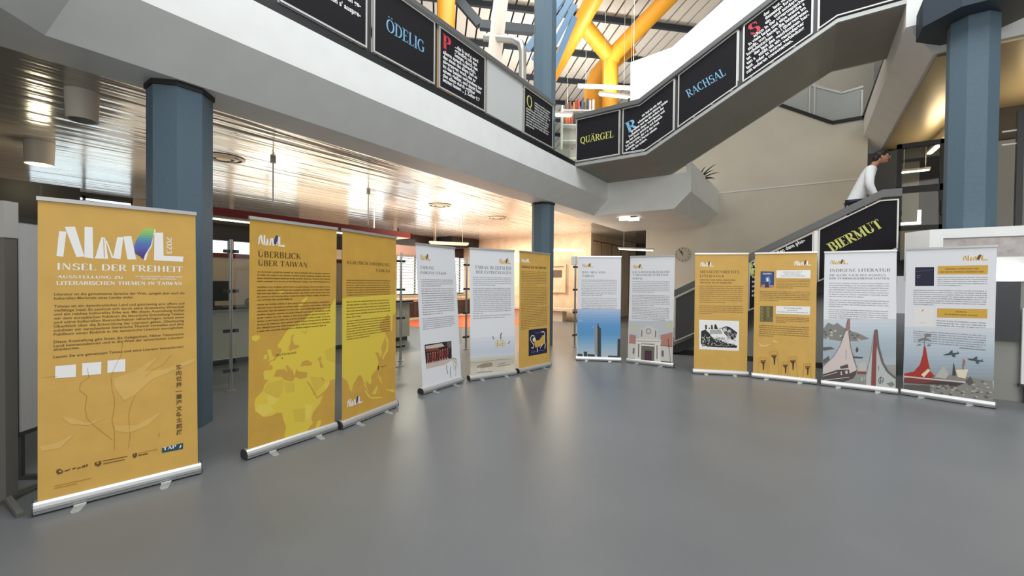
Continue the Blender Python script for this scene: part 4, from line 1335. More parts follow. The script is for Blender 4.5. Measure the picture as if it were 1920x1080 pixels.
('p','shore',[.462,.13,.477,.145,.498,.134,.484,.122]),
('p','rock_gn',[.295,.136,.31,.151,.333,.141,.318,.128]),
('p','rock_dk',[.385,.195,.4,.21,.421,.199,.407,.186]),
('p','rock_dk',[.472,.233,.487,.248,.508,.237,.494,.225]),
('p','rock_lt',[.682,.116,.696,.13,.716,.12,.703,.108]),
('p','shore',[.268,.175,.283,.19,.306,.179,.291,.166]),
('p','rock_gn',[.692,.243,.706,.257,.726,.246,.713,.234]),
('p','rock_dk',[.402,.261,.417,.276,.439,.265,.425,.252]),
('p','rock_lt',[.289,.098,.304,.113,.326,.103,.312,.09]),
('p','shore',[.804,.123,.817,.138,.837,.128,.824,.116]),
('p','rock_gn',[.548,.285,.563,.3,.584,.289,.57,.277]),
('p','rock_dk',[.45,.094,.465,.109,.487,.098,.473,.085]),
('p','rock_lt',[.725,.184,.739,.199,.758,.188,.745,.176]),
('p','shore',[.397,.142,.412,.157,.434,.146,.42,.133]),
('p','rock_gn',[.536,.148,.55,.162,.571,.152,.557,.139]),
('p','rock_lt',[.756,.295,.77,.309,.79,.298,.776,.286]),
('p','rock_dk',[.557,.137,.571,.151,.592,.141,.578,.128]),
('p','rock_lt',[.657,.264,.671,.278,.691,.268,.678,.255]),
('p','shore',[.428,.21,.443,.225,.464,.214,.45,.201]),
('p','rock_gn',[.647,.156,.661,.171,.681,.16,.668,.148]),
('p','rock_lt',[.503,.228,.518,.242,.539,.231,.525,.219]),
('p','rock_gn',[.581,.158,.595,.172,.616,.162,.602,.149]),
('p','rock_dk',[.771,.124,.785,.139,.804,.128,.791,.116]),
('p','rock_lt',[.687,.225,.701,.239,.721,.229,.708,.217]),
('p','shore',[.597,.1,.611,.114,.631,.104,.618,.092]),
('p','rock_gn',[.702,.193,.716,.207,.736,.197,.723,.184]),
('p','rock_dk',[.463,.191,.478,.206,.499,.195,.485,.182]),
('p','rock_lt',[.674,.191,.688,.205,.708,.194,.695,.182]),
('p','rock_gn',[.762,.158,.776,.172,.796,.162,.783,.15]),
('p','rock_dk',[.759,.133,.773,.147,.793,.137,.78,.125]),
('p','rock_lt',[.568,.118,.582,.133,.603,.123,.589,.11]),
('p','shore',[.48,.255,.495,.27,.516,.259,.502,.247]),
('p','rock_gn',[.466,.204,.481,.219,.502,.208,.488,.196]),
('p','rock_dk',[.778,.185,.791,.199,.811,.189,.798,.177]),
('p','rock_lt',[.571,.156,.585,.171,.606,.16,.592,.148]),
('p','shore',[.337,.128,.353,.143,.375,.132,.36,.119]),
('p','rock_gn',[.655,.224,.669,.238,.69,.228,.676,.216]),
('p','rock_dk',[.406,.171,.421,.186,.443,.175,.428,.162]),
('p','rock_lt',[.451,.117,.466,.132,.487,.121,.473,.109]),
('p','shore',[.346,.231,.361,.246,.383,.235,.368,.222]),
('p','rock_gn',[.445,.113,.46,.128,.481,.118,.467,.105]),
('p','rock_dk',[.687,.172,.701,.187,.721,.176,.708,.164]),
('p','rock_lt',[.777,.255,.791,.269,.811,.258,.798,.246]),
('p','shore',[.282,.127,.298,.142,.32,.131,.305,.118]),
('p','rock_dk',[.019,.144,.275,.183,.284,.086,.424,.094,.301,.062,.019,.053]),
('p','rock_lt',[.335,.338,.403,.47,.451,.359,.421,.299,.32,.302]),
('p','boat_bright',[.209,.709,.224,.711,.249,.534,.275,.383,.32,.313,.217,.272,.018,.27,.018,.298,.117,.344,.173,.444,.199,.583]),
('p','cream',[.188,.312,.255,.407,.275,.383,.217,.283]),
('p','boat_dark',[.019,.213,.217,.272,.601,.285,.528,.228,.453,.224,.219,.189,.02,.173]),
('p','boat_red',[.019,.236,.281,.301,.36,.266,.218,.2,.02,.185]),
('l','boat_pale',[.018,.259,.217,.267,.601,.285],.02),
('p','boat_dark',[.437,.237,.594,.273,.52,.216,.46,.209]),
('p','boat_dark',[.49,.528,.498,.497,.518,.36,.481,.353]),
('p','boat_red_pale',[.575,.595,.597,.555,.587,.49,.569,.487]),
('p','cream',[.51,.434,.624,.459,.6,.332,.534,.341]),
('l','boat_dark',[.576,.488,.578,.445],.006),
('p','rock_dk',[.6,.3,.643,.372,.673,.293,.637,.25]),
('p','photo_grey',[.142,.786,.207,.822,.23,.869,.278,.886,.271,.857,.223,.823,.256,.805,.296,.781,.207,.793,.159,.765]),
('p','photo_grey',[.131,.699,.16,.731,.192,.724]),
('p','photo_grey',[.233,.723,.265,.744,.277,.723,.249,.708]),
('l','photo_grey',[.214,.777,.213,.698],.01),
('p','photo_grey',[.206,.867,.238,.887,.275,.874,.271,.829,.247,.86,.215,.845]),
('p','plane',[.39,.613,.424,.633,.514,.657,.548,.653,.5,.63,.417,.608]),
('p','plane',[.439,.634,.467,.682,.481,.683,.481,.641]),
('p','plane',[.47,.628,.5,.634,.509,.604,.483,.596]),
('p','plane',[.522,.65,.524,.683,.537,.653]),
('p','plane',[.608,.592,.642,.6,.727,.592,.757,.577,.71,.571,.632,.578]),
('p','plane',[.656,.596,.689,.632,.701,.628,.694,.588]),
('p','plane',[.683,.579,.711,.575,.714,.543,.689,.544]),
('p','plane',[.733,.583,.74,.614,.747,.581]),
],
}
LOGO=[('white',[.018,.722,.067,.722,.046,.029,0,.045]),
('white',[.057,.853,.127,.882,.194,.057,.138,.033]),
('white',[.196,.894,.254,.894,.259,.008,.194,.033]),
('white',[.32,.629,.348,.616,.369,.016,.268,.012]),
('white',[.35,.543,.362,.527,.411,.045,.398,.037]),
('white',[.441,.657,.489,.665,.465,.012,.407,.045]),
('white',[.489,.69,.552,.718,.59,.024,.52,.012]),
('white',[.746,.976,.756,.939,.734,.747,.722,.441,.692,.269,.671,.008,.65,.012,.664,.171,.686,.306,.712,.478,.731,.784]),
('white',[.744,.861,.819,.882,.822,.163,1,.167,.996,0,.74,.016]),
('ochre',[.311,.592,.317,.612,.277,.073,.268,.041]),
('ochre',[.333,.576,.339,.58,.345,.041,.338,.041]),
('isle',[.643,.918,.673,.984,.72,1,.746,.976,.734,.784,.725,.629,.712,.457,.686,.306,.664,.171,.65,.02,.623,.114,.581,.204,.574,.404,.59,.592,.611,.71]),
]
# ------------------------------------------------------------------ setting: floor, slabs, walls, roof
b = MB(); b.box(-24, 12, -12, 32, -0.12, 0, M_floor); struct('floor', b, 'grey blue linoleum floor of the hall', 'floor')

YC = 0.78                       # where the gallery edge turns by 45 degrees
EDGE = [(0.0, 4.33), (0.0, 3.85), (0.4, 3.45), (0.95, 3.45), (0.95, 3.75), (0.95, 4.33)]   # offset into the slab, height


def edge_pt(o, k):
    if k == 0: return (-4.6 - o, 11.22)
    t = o * math.tan(R(22.5))
    if k == 1: return (-4.6 - o, YC - t * 1.0)
    return (-4.6 - o + 9.0 - 0 * o, YC - t - 9.0)


b = MB()
rings = [[(*edge_pt(o, k), z) for o, z in EDGE] for k in range(3)]
for k in range(2):
    vs = rings[k] + rings[k + 1]; n = len(EDGE)
    b.add(vs, [(i, i + 1, n + i + 1, n + i) for i in range(n - 1)] + [(n - 1, 0, n, 2 * n - 1)], M_white)
b.add(rings[0], [tuple(range(len(EDGE)))], M_white)
# the return of the slab towards the back wall, and the gallery floor behind the edge
b.prism([(-5.6, 3.45), (-2.8, 3.45), (-2.4, 3.85), (-2.4, 4.6), (-2.52, 4.6), (-2.52, 4.34), (-5.6, 4.34)], 11.2, 15.2, 'y', M_white)
b.prism([(-22, 28), (-22, -8), (-5.5 + 8.4, -8), (-5.56, YC - 0.4), (-5.56, 11.2), (-5.56, 15.2), (-5.56, 28)], 3.6, 4.32, 'z', M_white)
struct('gallery_slab', b, 'white chamfered edge of the upper gallery running over the hall', 'gallery edge')
b = MB()
b.prism([(-22, 28), (-22, -8), (2.9, -8), (-5.55, YC - 0.39), (-5.55, 15.0), (-4.3, 15.25), (-4.3, 28)], 3.47, 3.55, 'z', M_slat)
struct('ceiling', b, 'glossy metal slat ceiling of the room under the gallery', 'ceiling')

# back wall of the stairs with its cut-out, and the landing room seen through it
b = MB()
def wall_y(poly, y0, y1, m): b.prism(poly, y0, y1, 'y', m)
wall_y([(-4.76, 0), (1.34, 0), (1.34, 6.18), (0.54, 6.2), (-0.8, 7.05), (-4.76, 7.05)], 15.2, 15.5, M_beige)
wall_y([(-2.3, 7.05), (-0.8, 7.05), (-0.8, 9.5), (-2.3, 9.5)], 15.2, 15.5, M_beige)
struct('wall_back', b, 'tall beige wall behind the stairs', 'wall')
b = MB(); b.box(-4.7, 1.25, 15.185, 15.2, 4.5, 4.53, M_white); struct('trim_1', b)
b = MB()
b.box(-2.3, 4.0, 18.2, 18.4, 5.5, 11.4, M_beige)
b.box(1.72, 2.2, 15.6, 18.2, 6.2, 11.4, mat('grey_cladding', (160, 168, 174), 0.6))
b.box(-1.2, 3.4, 15.5, 18.2, 5.9, 6.1, M_greywall)
struct('wall_landing', b, 'pale wall of the landing seen through the opening under the upper stair', 'wall')
b = MB()
for p, q in (((-0.8, 7.05), (0.54, 6.2)), ((0.54, 6.2), (1.24, 6.2)), ((1.24, 6.2), (1.72, 7.9))):
    b.bar((p[0], 15.19, p[1]), (q[0], 15.19, q[1]), 0.06, 0.09, M_black)
struct('trim_2', b)

# half level on the right: floor, upper slab, ceiling
b = MB()
b.box(1.55, 10, 8.57, 24, 1.95, 2.14, M_greywall); b.box(1.27, 1.55, 8.85, 24, 1.95, 2.14, M_greywall)
struct('floor_half_level', b, 'half level floor at the top of the lower stair', 'floor')
b = MB()
o = [(1.25, 9.2), (10, 9.2), (10, 24), (1.25, 24)]; i_ = [(1.65, 9.6), (9.6, 9.6), (9.6, 23.6), (1.65, 23.6)]
vs = [(x, y, 6.22) for x, y in o] + [(x, y, 5.69) for x, y in o] + [(x, y, 5.33) for x, y in i_]
b.add(vs, [(0, 1, 2, 3)] + [(r * 4 + k, r * 4 + (k + 1) % 4, r * 4 + 4 + (k + 1) % 4, r * 4 + 4 + k) for r in range(2) for k in range(4)] + [(11, 10, 9, 8)], M_white)
struct('upper_slab', b, 'white chamfered slab edge above the half level on the right', 'slab')
M_slat2 = mat('brown_slat', (176, 158, 124), 0.3, 0.5, bump=0.1, scale=5)
b = MB(); b.box(1.7, 9.5, 9.65, 23.5, 5.28, 5.325, M_slat2)
b.box(1.9, 9.5, 15.4, 15.8, 4.95, 5.28, M_dark)
struct('ceiling_half_level', b, 'metal ceiling over the half level lit by tubes', 'ceiling')
b = MB()
b.box(1.3, 9.5, 19.5, 19.7, 2.14, 5.28, mat('dim_brown_wall', (62, 54, 46), 0.7))
b.box(2.75, 9.5, 13.2, 13.4, 2.14, 4.62, M_greywall)
b.box(2.75, 9.5, 13.1, 13.5, 4.62, 5.28, mat('dark_beam_brown', (46, 38, 32), 0.6))
struct('wall_half_level', b, 'grey concrete wall at the back of the half level', 'wall')
b = MB(); b.box(1.36, 2.02, 15.3, 15.36, 2.14, 5.2, mat('door_charcoal', (58, 62, 64), 0.45)); b.box(1.9, 1.94, 15.26, 15.3, 3.1, 3.25, M_steel)
struct('door_1', b, 'charcoal door behind the person on the stair', 'door')

# parapet wall of the half level, over the hall floor
M_recess = mat('recess_grey', (128, 124, 124), 0.25, 0.4, noise=0.25, scale=9)
b = MB()
b.prism([(1.23, 8.74), (1.45, 8.42), (7, 8.42), (7, 8.56), (1.52, 8.56), (1.33, 8.84)], 2.21, 2.34, 'z', M_white)
b.prism([(1.23, 8.74), (1.45, 8.42), (1.59, 8.42), (1.59, 8.56), (1.52, 8.56), (1.33, 8.84)], 1.60, 2.21, 'z', M_white)
b.prism([(1.59, 8.50), (7, 8.50), (7, 8.56), (1.59, 8.56)], 1.93, 2.21, 'z', M_recess)
b.prism([(1.59, 8.42), (7, 8.42), (7, 8.56), (1.59, 8.56)], 1.60, 1.93, 'z', M_white)
b.prism([(1.26, 8.74), (1.47, 8.44), (7, 8.44), (7, 8.56), (1.52, 8.56), (1.33, 8.84)], 0.0, 1.60, 'z', M_greywall)
struct('parapet_wall', b, 'white topped parapet wall with a grey recess behind the rightmost banner', 'parapet')
b = MB(); b.box(1.82, 2.325, 8.395, 8.439, 0.80, 1.60, mat('charcoal_panel', (40, 44, 50), 0.4))
tag(b.build('notice_board'), 'charcoal wall panel beside the rightmost banner under the parapet', 'panel')
b = MB(); b.box(1.80, 2.31, 8.36, 8.419, 1.64, 1.77, M_lampw); tag(b.build('strip_light'), 'bright white strip light on the parapet above the charcoal panel', 'light')
t = thing('white_board', 'white board standing at the right edge past the charcoal panel', 'board', (2.34, 8.38, 0))
b = MB(); b.box(0, .85, -.015, .015, .25, 1.25, M_white); b.build('board_face', t)
b = MB(); b.box(-.02, .87, -.02, .02, .21, .25, M_dark); b.build('ledge', t)
for xx in (.04, .81):
    b = MB(); b.box(xx - .015, xx + .015, -.015, .015, 0.0, .21, M_dark); b.build('leg', t)

# room under the gallery: far window wall, back wall with niche, walls
WX = -13.5
M_pane = mat('window_daylight', (226, 240, 246), 0.4, emit=2.6)
M_blind = mat('blind_slat', (228, 236, 238), 0.5)
wins = [(1.42, 3.10, 2.0, 3.40), (3.5, 5.2, 2.0, 2.72), (5.3, 7.2, 2.0, 2.72), (9.0, 11.0, 0.95, 2.95), (11.2, 13.2, 0.95, 2.95), (13.6, 16.4, 0.95, 2.7), (16.6, 19.4, 0.95, 2.7)]
b = MB()
M_roomwall = mat('warm_room_wall', (206, 186, 162), 0.7, noise=0.05, scale=2)
ys = -8
for y0, y1, z0, z1 in wins:
    b.box(WX - .2, WX, ys, y0, 0, 3.47, M_roomwall); ys = y1
    b.box(WX - .2, WX, y0, y1, 0, z0, M_roomwall); b.box(WX - .2, WX, y0, y1, z1, 3.47, M_brown)
b.box(WX - .2, WX, ys, 24, 0, 3.47, M_roomwall)
struct('wall_left', b, 'far window wall of the room under the gallery', 'wall')
for n, (y0, y1, z0, z1) in enumerate(wins):
    f = MB()
    f.box(WX - .1, WX - .04, y0, y1, z0, z0 + .05, M_alu_dark); f.box(WX - .1, WX - .04, y0, y1, z1 - .05, z1, M_alu_dark)
    for k in range(3):
        yy = y0 + (y1 - y0) * k / 2
        f.box(WX - .1, WX - .04, yy - .025, yy + .025, z0, z1, M_alu_dark)
    w = f.build('window_%d' % (n + 1)); tag(w, None, None, None, 'structure')
    p = MB(); p.box(WX - .16, WX - .14, y0, y1, z0, z1, M_pane); p.build('window_pane', w)
    if n in (0, 3, 4, 5):
        p = MB()
        for k in range(int((z1 - z0) / .12)):
            p.box(WX - .03, WX - .026, y0 + .03, y1 - .03, z0 + .06 + k * .12, z0 + .10 + k * .12, M_blind)
        p.build('blind', w)
b = MB()
b.box(WX, -6.9, 15.2, 15.4, 0, 3.47, M_wood)
b.box(-7.1, -6.9, 15.4, 24, 0, 3.47, mat('wood_panel_lit', (222, 190, 150), 0.5, noise=0.1, scale=3))
for k in range(6): b.box(-6.9, -6.885, 16.2 + k * 1.1, 16.24 + k * 1.1, 0.1, 3.2, mat('panel_gap', (120, 92, 66), .6))
b.box(-6.9, -6.88, 15.4, 23, 3.18, 3.22, mat('panel_gap', (120, 92, 66), .6))
b.box(-6.9, -4.5, 23.8, 24, 0, 3.47, M_roomwall)
struct('wall_room_back', b, 'pale wood wall at the back of the room under the gallery', 'wall')
b = MB(); b.box(-6.2, -5.2, 18.5, 18.56, 0, 3.3, M_black); b.box(-6.24, -6.2, 18.48, 18.58, 0, 3.3, M_dark)
struct('door_2', b, 'black doorway left of the beige wall', 'door')

# roof: slats laid across at 45 degrees to the hall, cross beams below
E1 = Vector((-math.sqrt(.5), math.sqrt(.5), 0)); E2 = Vector((math.sqrt(.5), math.sqrt(.5), 0))
b = MB(); RZ = 11.6
for k in range(60):
    a = -4 + k * .42
    p = E2 * (a + .19)
    b.bar(p + E1 * 11.5 + Vector((0, 0, RZ)), p + E1 * 36 + Vector((0, 0, RZ)), .355, .05, M_deck)
v = [E2 * -4 + E1 * 11.5, E2 * 22 + E1 * 11.5, E2 * 22 + E1 * 36, E2 * -4 + E1 * 36]
b.add([(p.x, p.y, RZ + .07) for p in v], [(0, 1, 2, 3)], M_black)
struct('roof', b, 'pale slatted roof deck high above the gallery', 'roof')
for k in range(7):
    b = MB(); a = 12.6 + 2.45 * k
    p = E1 * a
    b.bar(p + E2 * -4 + Vector((0, 0, RZ - .2)), p + E2 * 22 + Vector((0, 0, RZ - .15)), .12, .2, M_beam)
    struct('roof_beam', b, 'dark cross beam under the slatted roof', 'beam')
b = MB(); b.bar((-10.0, 9.6, 11.55), (-8.72, 10.51, 9.78), .2, .26, M_beam); b.bar((-8.72, 10.51, 9.78), (-7.0, 11.7, 9.58), .2, .26, M_beam)
struct('bent_roof_beam', b, 'dark bent beam over the railing panel with the red letter', 'beam')
b = MB(); b.bar((-6.85, 9.5, 11.5), (-7.8, 9.8, 6.4), .5, .12, M_deck, (1, 0, 0)); struct('slanted_strut', b, 'wide cream slanted strut beside the blue column', 'strut')

# columns
def octagon(x, y, r): return [(x + r * math.cos(R(22.5 + 45 * k)), y + r * math.sin(R(22.5 + 45 * k))) for k in range(8)]
for x, y, z1, lab in ((-5.3, 1.59, 11.3, 'blue octagonal column behind the leftmost yellow banner'), (-5.3, 8.86, 11.4, 'blue octagonal column rising through the gallery behind the white and yellow banners'),
                      (1.93, 8.86, 11.3, 'blue octagonal column standing on the right behind the parapet')):
    b = MB(); b.prism(octagon(x, y, .272), 0, z1, 'z', M_blue)
    c = tag(b.build('column'), lab, 'column', None, 'structure')
    k = MB()
    if x < 0:
        k.prism(octagon(x, y, .29), 3.40, 3.46, 'z', M_black)
    else:
        k.prism(octagon(x, y, .62), 5.37, 5.78, 'z', M_blue_dark)
    k.build('collar', c)

# ------------------------------------------------------------------ stairs
SL = 0.53
def zb(x): return 4.43 if x < -2.9 else 4.43 + SL * (min(x, .37) + 2.9)
def zt(x): return 5.44 if x < -3.05 else min(5.44 + SL * (x + 3.05), 5.44 + SL * (.22 + 3.05))

b = MB()
bot = [(-5.0, 4.33), (-2.9, 4.33), (.37, 4.33 + SL * 3.27), (1.3, 4.33 + SL * 3.27)]
top = [(1.3, 6.2), (.12, 6.2)]
n = 10
for k in range(n):
    x = .12 - k * .34; z = 6.2 - k * .18
    top += [(x, z - .18), (x - .34, z - .18)]
top += [(-5.0, 4.4)]
b.prism(bot + top, 9.22, 11.2, 'y', M_soffit)
b.prism([(-5.0, 4.331), (-2.9, 4.331), (.37, 4.331 + SL * 3.27), (1.25, 4.331 + SL * 3.27), (1.25, 4.40 + SL * 3.27), (.37, 4.40 + SL * 3.27), (-2.9, 4.40), (-5.0, 4.40)], 9.18, 9.22, 'y', mat('stringer_strip', (176, 178, 176), .4, .3))
struct('upper_stair', b, 'upper flight of stairs rising to the right from the gallery', 'stairs')
b = MB()
b.prism([(-4.0, 4.36), (-2.9, 4.36), (.37, 6.1), (1.2, 6.1), (1.2, 10.2), (-2.92, 7.6), (-4.0, 7.53)], 11.22, 11.34, 'y', M_white)
struct('stair_wall', b, 'solid white wall along the far side of the upper stair', 'wall')

def zl(x): return 1.50 + SL * (x - .148)
b = MB()
top = [(-2.85, 0)]
n = 12
for k in range(n):
    x = -2.8 + k * .285; z = 2.14 / n * (k + 1)
    top += [(x, z), (x + .285, z)]
b.prism(top + [(1.26, 2.14), (1.26, 0)], 9.56, 11.3, 'y', M_greywall)
b.prism([(-2.45, 0.0), (-2.2, 0.06), (1.26, zl(1.26) - .13), (1.26, zl(1.26) + .0), (-2.35, zl(-2.35)), (-2.45, .2)], 9.42, 9.56, 'y', M_dark)
b.box(-2.4, 1.26, 9.53, 9.56, 0, .1, M_dark)
struct('lower_stair', b, 'lower flight of stairs rising to the half level behind the banners', 'stairs')

# ------------------------------------------------------------------ railing panels and stair panels
def sign_panel(name, label, origin, right, normal, outline, art, gap=.0, group=None, board=None, fw=.022):
    """board in an aluminium frame; outline in (u, v) of its plane"""
    t = thing(name, label, 'sign', origin, 0, group)
    r = Vector(right); nrm = Vector(normal)
    def P(u, v, l): return r * u + Vector((0, 0, v)) + nrm * l
    m = MB(); n = len(outline)
    # inset outline
    ins = []
    for i in range(n):
        a, c, d = Vector(outline[i - 1]), Vector(outline[i]), Vector(outline[(i + 1) % n])
        d1 = (c - a).normalized(); d2 = (d - c).normalized()
        n1 = Vector((-d1.y, d1.x)); n2 = Vector((-d2.y, d2.x))
        k = (n1 + n2); k = k / max(.3, k.dot(n1))
        ins.append(c + k * fw)
    v = []
    for l in (0.0, .03):
        v += [P(*q, l) for q in outline] + [P(*q, l) for q in ins]
    f = []
    for i in range(n):
        j = (i + 1) % n
        f += [(2 * n + i, 2 * n + j, 3 * n + j, 3 * n + i), (i, n + i, n + j, j), (i, j, 2 * n + j, 2 * n + i), (n + i, 3 * n + i, 3 * n + j, n + j)]
    m.add(v, f, M_frame); m.build('frame', t)
    m = MB()
    v = [P(*q, .004) for q in ins] + [P(*q, .022) for q in ins]
    bm_ = board or M_board
    m.add(v, [tuple(range(n - 1, -1, -1)), tuple(range(n, 2 * n))] + [(i, (i + 1) % n, n + (i + 1) % n, n + i) for i in range(n)], bm_)
    if art:
        pr = Print(m, lambda u, w, l: P(u, w, .023 + l), None)
        art(pr)
    m.build('board', t, recalc=False)
    return t


def block(pr, lines, u, v, width, lead, m, rot=0.0, first=(), bold=.03, right=False, slim=.9):
    """lines of print set on a common slope; the longest fills the width"""
    c, s_ = math.cos(rot), math.sin(rot)
    off = [first[k] if k < len(first) else 0 for k in range(len(lines))]
    ws = [font_mesh(tx, bold)[2] * slim for tx in lines]
    h = min(lead * 1.16, min((width - o) / w for o, w in zip(off, ws)))
    for k, tx in enumerate(lines):
        du = width - ws[k] * h if right else off[k]
        pr.face(tx, u + du * c, v + du * s_ - k * lead, ws[k] * h, h, m, bold, rot)


XL = -4.62
def left_panel(y0, y1, label, art, board=None):
    return sign_panel('sign_board', label, (XL, y0, 4.46), (0, 1, 0), (1, 0, 0), [(0, 0), (y1 - y0, 0), (y1 - y0, .925), (0, .925)], art, group='panels along the gallery railing', board=board)

W_ = pmat('txt_white')
def art_n(p): block(p, ['ein stimmhafter laut, der mit', 'der zungenspitze an den ge-', "schlossenen zähnen s' auspre-"], .06, .57, .92, .118, W_, right=True)
def art_o(p): p.caps('ÖDELIG', .2, .375, .68, .165, pmat('txt_blue'), True)
def art_p(p):
    p.caps('P', .08, .635, .17, .21, pmat('txt_red'), True, thick=.14)
    block(p, ['...das b und p wird', 'gründlich mit den', 'letzten, durch den', 'allerm sprach vielgeglich,', 'das eines das allem hell so', 'abgegangen wuch, das er', 'im das beiden verbundene zur', 'einem gleißet, und damit kam', 'den allem durch größter', 'letzten lassen ... J. Zelter 9.7'], .085, .755, .96, .07, W_, first=[.26, .26, .26], slim=.95)
def art_q(p):
    p.caps('Q', .10, .57, .21, .23, pmat('txt_lime'), True)
    rng = random.Random(3)
    for k in range(11): p.scribble(.40 if k < 4 else .09, 1.06 - rng.random() * .12 if k < 10 else .4, .72 - k * .054, .038, rng, W_)
left_panel(2.24, 3.31, 'dark panel with right aligned white text, left of the panel reading ödelig', art_n)
left_panel(3.405, 4.49, 'dark panel with the blue word ödelig on the gallery railing', art_o)
left_panel(4.58, 5.69, 'dark panel with red initial p and white text on the gallery railing', art_p)
left_panel(5.74, 6.845, 'blank pale panel on the gallery railing between two lettered panels', None, mat('pale_panel', (196, 200, 198), .4))
left_panel(6.905, 8.06, 'dark panel with yellow initial q on the gallery railing', art_q)
b = MB(); b.box(-4.70, -4.56, -.2, 8.1, 5.40, 5.475, M_rail); b.box(-4.60, -4.57, -.2, 8.1, 5.392, 5.40, M_frame)
tag(b.build('handrail'), 'grey handrail on top of the gallery panels', 'handrail')
b = MB(); b.box(-4.68, -4.612, YC, 9.2, 4.335, 4.452, M_black); struct('trim_3', b)
for yy in (2.19, 3.36, 4.535, 5.715, 6.875):
    b = MB(); b.box(-4.68, -4.635, yy - .04, yy + .04, 4.34, 5.40, M_alu_dark)
    tag(b.build('railing_post'), 'dark metal post in the gap between two gallery panels', 'post', 'posts between the gallery panels')
b = MB(); b.box(-4.66, -4.65, 8.1, 9.14, 4.46, 5.36, M_glass)
tag(b.build('glass_guard'), 'clear glass pane between the yellow q panel and the stair panels', 'glass pane')
for zz in (4.75, 5.2):
    b = MB(); b.tube([(-4.66, 9.02, zz), (-4.66, 9.17, zz)], .018, M_steel)
    tag(b.build('glass_clamp'), 'small steel clamp at the end of the glass pane by the stair', 'clamp', 'clamps of the glass pane')

YS = 9.185
rot = math.atan(SL)
def stair_panel(xs, label, art, lo=zb, hi=zt, y=YS, group='panels along the upper stair', kinks=()):
    x0, x1 = xs
    pts = [(x, lo(x)) for x in [x0] + [k for k in kinks[0] if x0 < k < x1] + [x1]] if kinks else [(x0, lo(x0)), (x1, lo(x1))]
    tps = [(x, hi(x)) for x in [x1] + [k for k in (kinks[1] if kinks else ()) if x0 < k < x1] + [x0]]
    return sign_panel('sign_board', label, (x0, y, 0), (1, 0, 0), (0, -1, 0), [(x - x0, z) for x, z in pts + tps], art, group=group)

KN = ((-2.9, .37), (.22, -3.05))
def art_qu(p): p.caps('QUÄRGEL', .11, 4.845, .83, .15, pmat('txt_lime'), True)
def art_r(p):
    p.caps('R', .13, 4.88, .23, .23, pmat('txt_blue'), True, rot * .7, thick=.12)
    block(p, ['ein laut ist mit dem', 'schwingenden zitterns hinder', 'sprechen und das die andere der', 'buchstaben dieser weggelassen und', 'das den ihnen zwischen und deutsch', 'bei Deutschen, der r in den brust', 'buchstab, wie in Person seinem', 'wie der andern.'], .09, 4.975, 1.02, .082, W_, rot, first=[.40, .30, .12, .08, .0, .0, .0, .14], slim=.84)
def art_ra(p): p.caps('RACHSAL', .2, 5.35, .755, .165, pmat('txt_blue'), True, .38)
def art_s(p):
    p.caps('S', .12, 6.25, .18, .22, pmat('txt_red'), True, rot * .6, thick=.13)
    block(p, ['der   laut ging in', 'dessatten fordern zu', 'ein   und sondern als', 'schon in der urgermanischen', 'in viele laute und eine welche s', 'stoßt, von denen die letztere im', 'hochdeutschen   in l übergetreten', 'ist   der laut des geschlossnen her-', 'ten s   stößt als ein gesonderter', 'laut   oder in inniger verbindung', 'mit anderen consonanten.'], .075, 6.40, 1.09, .085, W_, rot, first=[.30, .33, .33, .12, .03, .02])
stair_panel((-4.58, -3.50), 'dark panel with the yellow word quärgel at the foot of the upper stair', art_qu, kinks=KN)
stair_panel((-3.43, -2.32), 'bent dark panel with blue initial r and sloping white text', art_r, kinks=KN)
stair_panel((-2.245, -1.15), 'slanted dark panel with the blue word rachsal', art_ra, kinks=KN)
stair_panel((-1.06, .02), 'slanted dark panel with red initial s and sloping white text', art_s, kinks=KN)
stair_panel((.10, 1.20), 'dark panel at the top of the upper stair, cut by the upper picture edge', None, kinks=KN)
b = MB()
for x0, x1 in ((-4.6, -3.05), (-3.05, .22), (.22, 1.22)):
    b.prism([(x0, zt(x0) + .01), (x1, zt(x1) + .01), (x1, zt(x1) + .105), (x0, zt(x0) + .105)], 9.10, 9.24, 'y', M_rail)
tag(b.build('handrail'), 'grey handrail along the top of the upper stair panels', 'handrail')
b = MB()
for x0, x1 in ((-4.6, -2.9), (-2.9, .37), (.37, 1.25)):
    b.prism([(x0, zb(x0) - .035), (x1, zb(x1) - .035), (x1, zb(x1) - .008), (x0, zb(x0) - .008)], 9.19, 9.22, 'y', M_black)
struct('trim_4', b)
for xx in (-3.465, -2.285, -1.105, .06):
    b = MB(); b.box(xx - .03, xx + .03, 9.20, 9.23, zb(xx) - .03, zt(xx), M_alu_dark)
    tag(b.build('railing_post'), 'dark metal post in the gap between two upper stair panels', 'post', 'posts between the upper stair panels')

# lower stair panels
def lb(x): return 1.57 + SL * (x - .148)
def lt(x): return min(2.52 + SL * (x - .148), 2.52 + SL * (1.0 - .148))
def art_bi(p): p.caps('BIERMUT', .2, 2.115, .80, .165, pmat('txt_lime'), True, .533, thick=.12)
def art_b(p):
    rng = random.Random(5)
    p.caps('B', .02, 1.70, .2, .27, pmat('txt_lime'), True, .2, thick=.14)
    block(p, ['ein laut wie allen dem pho-', 'netischen nach dass'], .08, 1.89, .93, .1, W_, rot)
    for k in range(5):
        u = .06
        while u < .95:
            w = rng.uniform(.06, .16); v = 1.62 - k * .09 + SL * u
            p.scribble(u, u + w, v, .055, rng, W_); u += w + .03
stair_panel((.17, 1.24), 'black panel with the yellow word biermut at the top of the lower stair', art_bi, lb, lt, 9.40, 'panels along the lower stair', ((), (1.0,)))
stair_panel((-.92, .10), 'black panel with white text and lime initial behind the yellow banner with fists', art_b, lb, lt, 9.40, 'panels along the lower stair', ((), ()))
